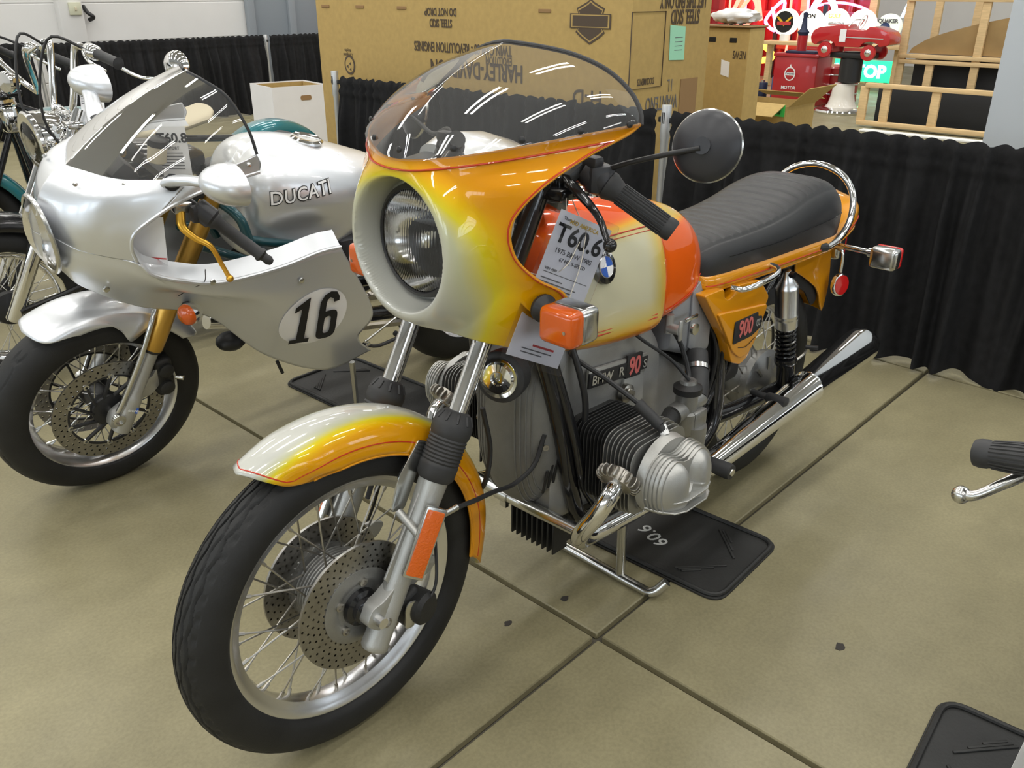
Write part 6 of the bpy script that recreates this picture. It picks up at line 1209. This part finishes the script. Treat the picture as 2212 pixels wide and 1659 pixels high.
# illuminated gas pump globes
def globe(label, b, z, r, m, tx, col='ink'):
    t = thing('gas_globe', label, 'globe', (-11.5, b, z-r), 'lit advertising globes'); mk('globe_face', lathe([(r*.3, -.07), (r, -.05), (r*1.02, 0), (r, .05), (r*.97, .06), (0, .065)], (-11.5, b, z), (1, 0, 0), 36), m, t); mk('globe_foot', lathe([(.07, .6655-z), (.07, -r+.02)], (-11.5, b, z), (0, 0, 1), 18), 'white', t)
    if tx: text('globe_text', tx, r*.42, col, t, (-11.43, b, z+r*.45), (0, 1, 0), (0, 0, 1), .003, .002)
    return t
gl_ = globe('round globe with a black centre and yellow V wings, leftmost of the globes', -5.44, .93, .185, 'globe_white', None); mk('globe_centre', lathe([(.15, .066), (0, .068)], (-11.5, -5.44, .93), (1, 0, 0), 30), 'ink', gl_)
mk('globe_wings', prism([(-.13, .08), (0, -.05), (.13, .08), (.09, .08), (0, 0), (-.09, .08)], .003, (-11.428, -5.44, .92), (0, 1, 0), (0, 0, 1)), 'ink_yellow', gl_); mk('globe_bar', box((-11.427, -5.44, .91), (.003, .22, .05)), 'ink_red', gl_)
globe('bright globe lettered LION, second of the globes', -5.05, .93, .185, 'globe_white', 'LION'); globe('bright white globe right of the LION globe', -4.67, .94, .185, 'globe_white', 'GULF', 'neon_orange'); globe('bright white globe behind the toy car', -4.28, .93, .185, 'globe_white', None)
gq = globe('dim cream globe lettered QUAKER beside the timber post', -3.90, .90, .165, 'globe_dim', 'QUAKER', 'ink_grey'); mk('globe_centre', lathe([(.07, .066), (0, .068)], (-11.5, -3.93, .89), (1, 0, 0), 24), 'oil_tin', gq)
SHF = thing('display_shelf', 'timber display shelf carrying the lit globes', 'shelf', (-11.5, -4.7, 0)); mk('shelf_board', box((-11.5, -4.7, .64), (.35, 2.1, .05), .004), 'timber', SHF)
for bb in (-5.7, -4.7, -3.75): mk('shelf_post', box((-11.6, bb, .32), (.08, .08, .62), .004), 'timber', SHF)
# green sign, neon signs, display wall with its backing reddened for their glow
GS = thing('neon_sign', 'green lit sign with white letters below the toy car', 'sign', (-12.0, -4.6, .05)); mk('sign_panel', box((-12.0, -4.5, .27), (.08, 1.15, .30), .02), 'neon_green', GS); mk('sign_legs', join(box((-12.0, -5.0, .06), (.06, .06, .13)), box((-12.0, -4.0, .06), (.06, .06, .13))), 'black_satin', GS)
text('sign_text', 'HILL TOP', .24, 'neon_white', GS, (-11.955, -4.52, .26), (0, 1, 0), (0, 0, 1), .008, .004, wid=1.0)
RW = thing('display_wall', 'red and timber lattice display wall behind the neon signs, backing reddened for their glow', 'partition', (-13.0, -6.2, 0))
mk('backing', box((-13.1, -6.4, .95), (.05, 3.2, 1.9)), 'crate_red', RW)  # backing coloured red to stand in for the neon glow
for i in range(9): mk('lattice_post', box((-13.0, -7.8+.38*i, .95), (.09, .12, 1.9), .005), 'timber' if i % 3 == 2 else 'crate_red', RW)
for zz in (.5, 1.0, 1.55): mk('lattice_rail', box((-12.95, -6.4, zz), (.05, 3.2, .09), .005), 'crate_red', RW)
def neon(label, pts, m, r=.02, a=-12.6):
    t = thing('neon_sign', label, 'sign', (a, pts[0][0], 0), 'neon signs at the back'); mk('neon_tube', tube([(a, p[0], p[1]) for p in pts], r, 8, 6), m, t); c = np.mean(np.array(pts), 0); mk('sign_stand', join(box((a-.06, c[0], c[1]/2), (.04, .06, c[1])), box((a-.06, c[0], .02), (.12, .12, .04))), 'black_satin', t)
neon('red looping neon sign beside the brown carton', [(-7.0, 1.0), (-6.8, 1.35), (-6.55, 1.1), (-6.75, .8), (-6.9, .95), (-6.6, 1.3), (-6.45, .9)], 'neon_red', .035)
neon('white and pink neon sign over the brown carton', [(-6.4, 1.1), (-6.3, .75), (-6.5, .9), (-6.2, 1.2), (-6.25, .7)], 'neon_pink', .03, -12.85); neon('orange car-shaped neon sign low beside the brown carton', [(-6.75, .35), (-6.5, .52), (-6.2, .55), (-6.0, .45), (-6.05, .33), (-6.75, .30)], 'neon_orange', .05, -12.2)
neon('blue-white neon bottle shape above the globes', [(-5.35, .95), (-5.42, 1.1), (-5.30, 1.3), (-5.25, 1.45), (-5.2, 1.3), (-5.08, 1.1), (-5.15, .95)], 'neon_blue', .05, -12.3); neon('pink arched neon line above the globes', [(-5.9, .9), (-5.6, 1.12), (-5.2, 1.18), (-4.8, 1.1), (-4.6, .95)], 'neon_pink', .02, -12.75)
for k_, (bb, mm) in enumerate(((-7.25, 'neon_red'), (-6.95, 'neon_pink'), (-6.12, 'neon_red'), (-5.82, 'neon_pink'))): neon(['tall red glow tube added at the left of the display wall', 'tall pink glow tube added beside the red one', 'tall red glow tube added nearer the globes', 'tall pink glow tube added nearest the globes'][k_], [(bb, .25), (bb+.03, .7), (bb, 1.2), (bb+.04, 1.6)], mm, .022, -12.93)  # glowing tubes added to give the lattice its red glow, not actual signs
neon('white neon slash near the timber frame', [(-4.05, 1.0), (-3.98, 1.2), (-3.94, 1.25)], 'neon_blue', .022, -12.3); neon('small white neon script on the floor display', [(-6.3, .22), (-6.2, .30), (-6.1, .22), (-6.0, .30), (-5.9, .22)], 'neon_white', .025, -11.6)
# crowd of small tins between carton and oil cabinet
for i, (bb, zz, w_, h_, m_, lab) in enumerate(((-5.05, .0, .14, .20, 'white', 'white tin with a red band in front of the neon signs'), (-4.86, 0, .13, .22, 'navy', 'navy blue tin beside the red oil cabinet'), (-5.22, 0, .14, .26, 'beige', 'beige tin at the left end of the row of tins'), (-4.68, 0, .10, .30, 'oil_tin', 'tall blue tin against the red oil cabinet'))):
    t = thing('oil_tin', lab, 'tin', (-9.9, bb, 0), 'oil tins on the floor'); mk('tin_body', lathe([(w_/2-.005, 0), (w_/2, .006), (w_/2, h_-.01), (w_/2-.008, h_)], (-9.9, bb, 0), (0, 0, 1), 20), m_, t); mk('tin_cap', lathe([(.025, h_), (.025, h_+.03), (0, h_+.03)], (-9.9, bb, 0), (0, 0, 1), 12), 'chrome_dull', t)
# spots on the concrete
setfr()
for i, (x, y, r_) in enumerate(((-.185, .62, .016), (.135, .055, .013), (.30, .02, .011))): mk('tar_spot', prism([(p[0]*random.uniform(.7, 1.2), p[1]*random.uniform(.6, 1.1)) for p in ellipse(r_, r_*.8, 12)], .0016, (x, y, .0004), (1, 0, 0), (0, 1, 0)), 'tar', None, label=['dark tar spot on open floor at the right', 'dark tar spot on floor by the centre stand', 'small dark tar spot on floor beside front wheel'][i], cat='spot', group='tar spots on the floor')
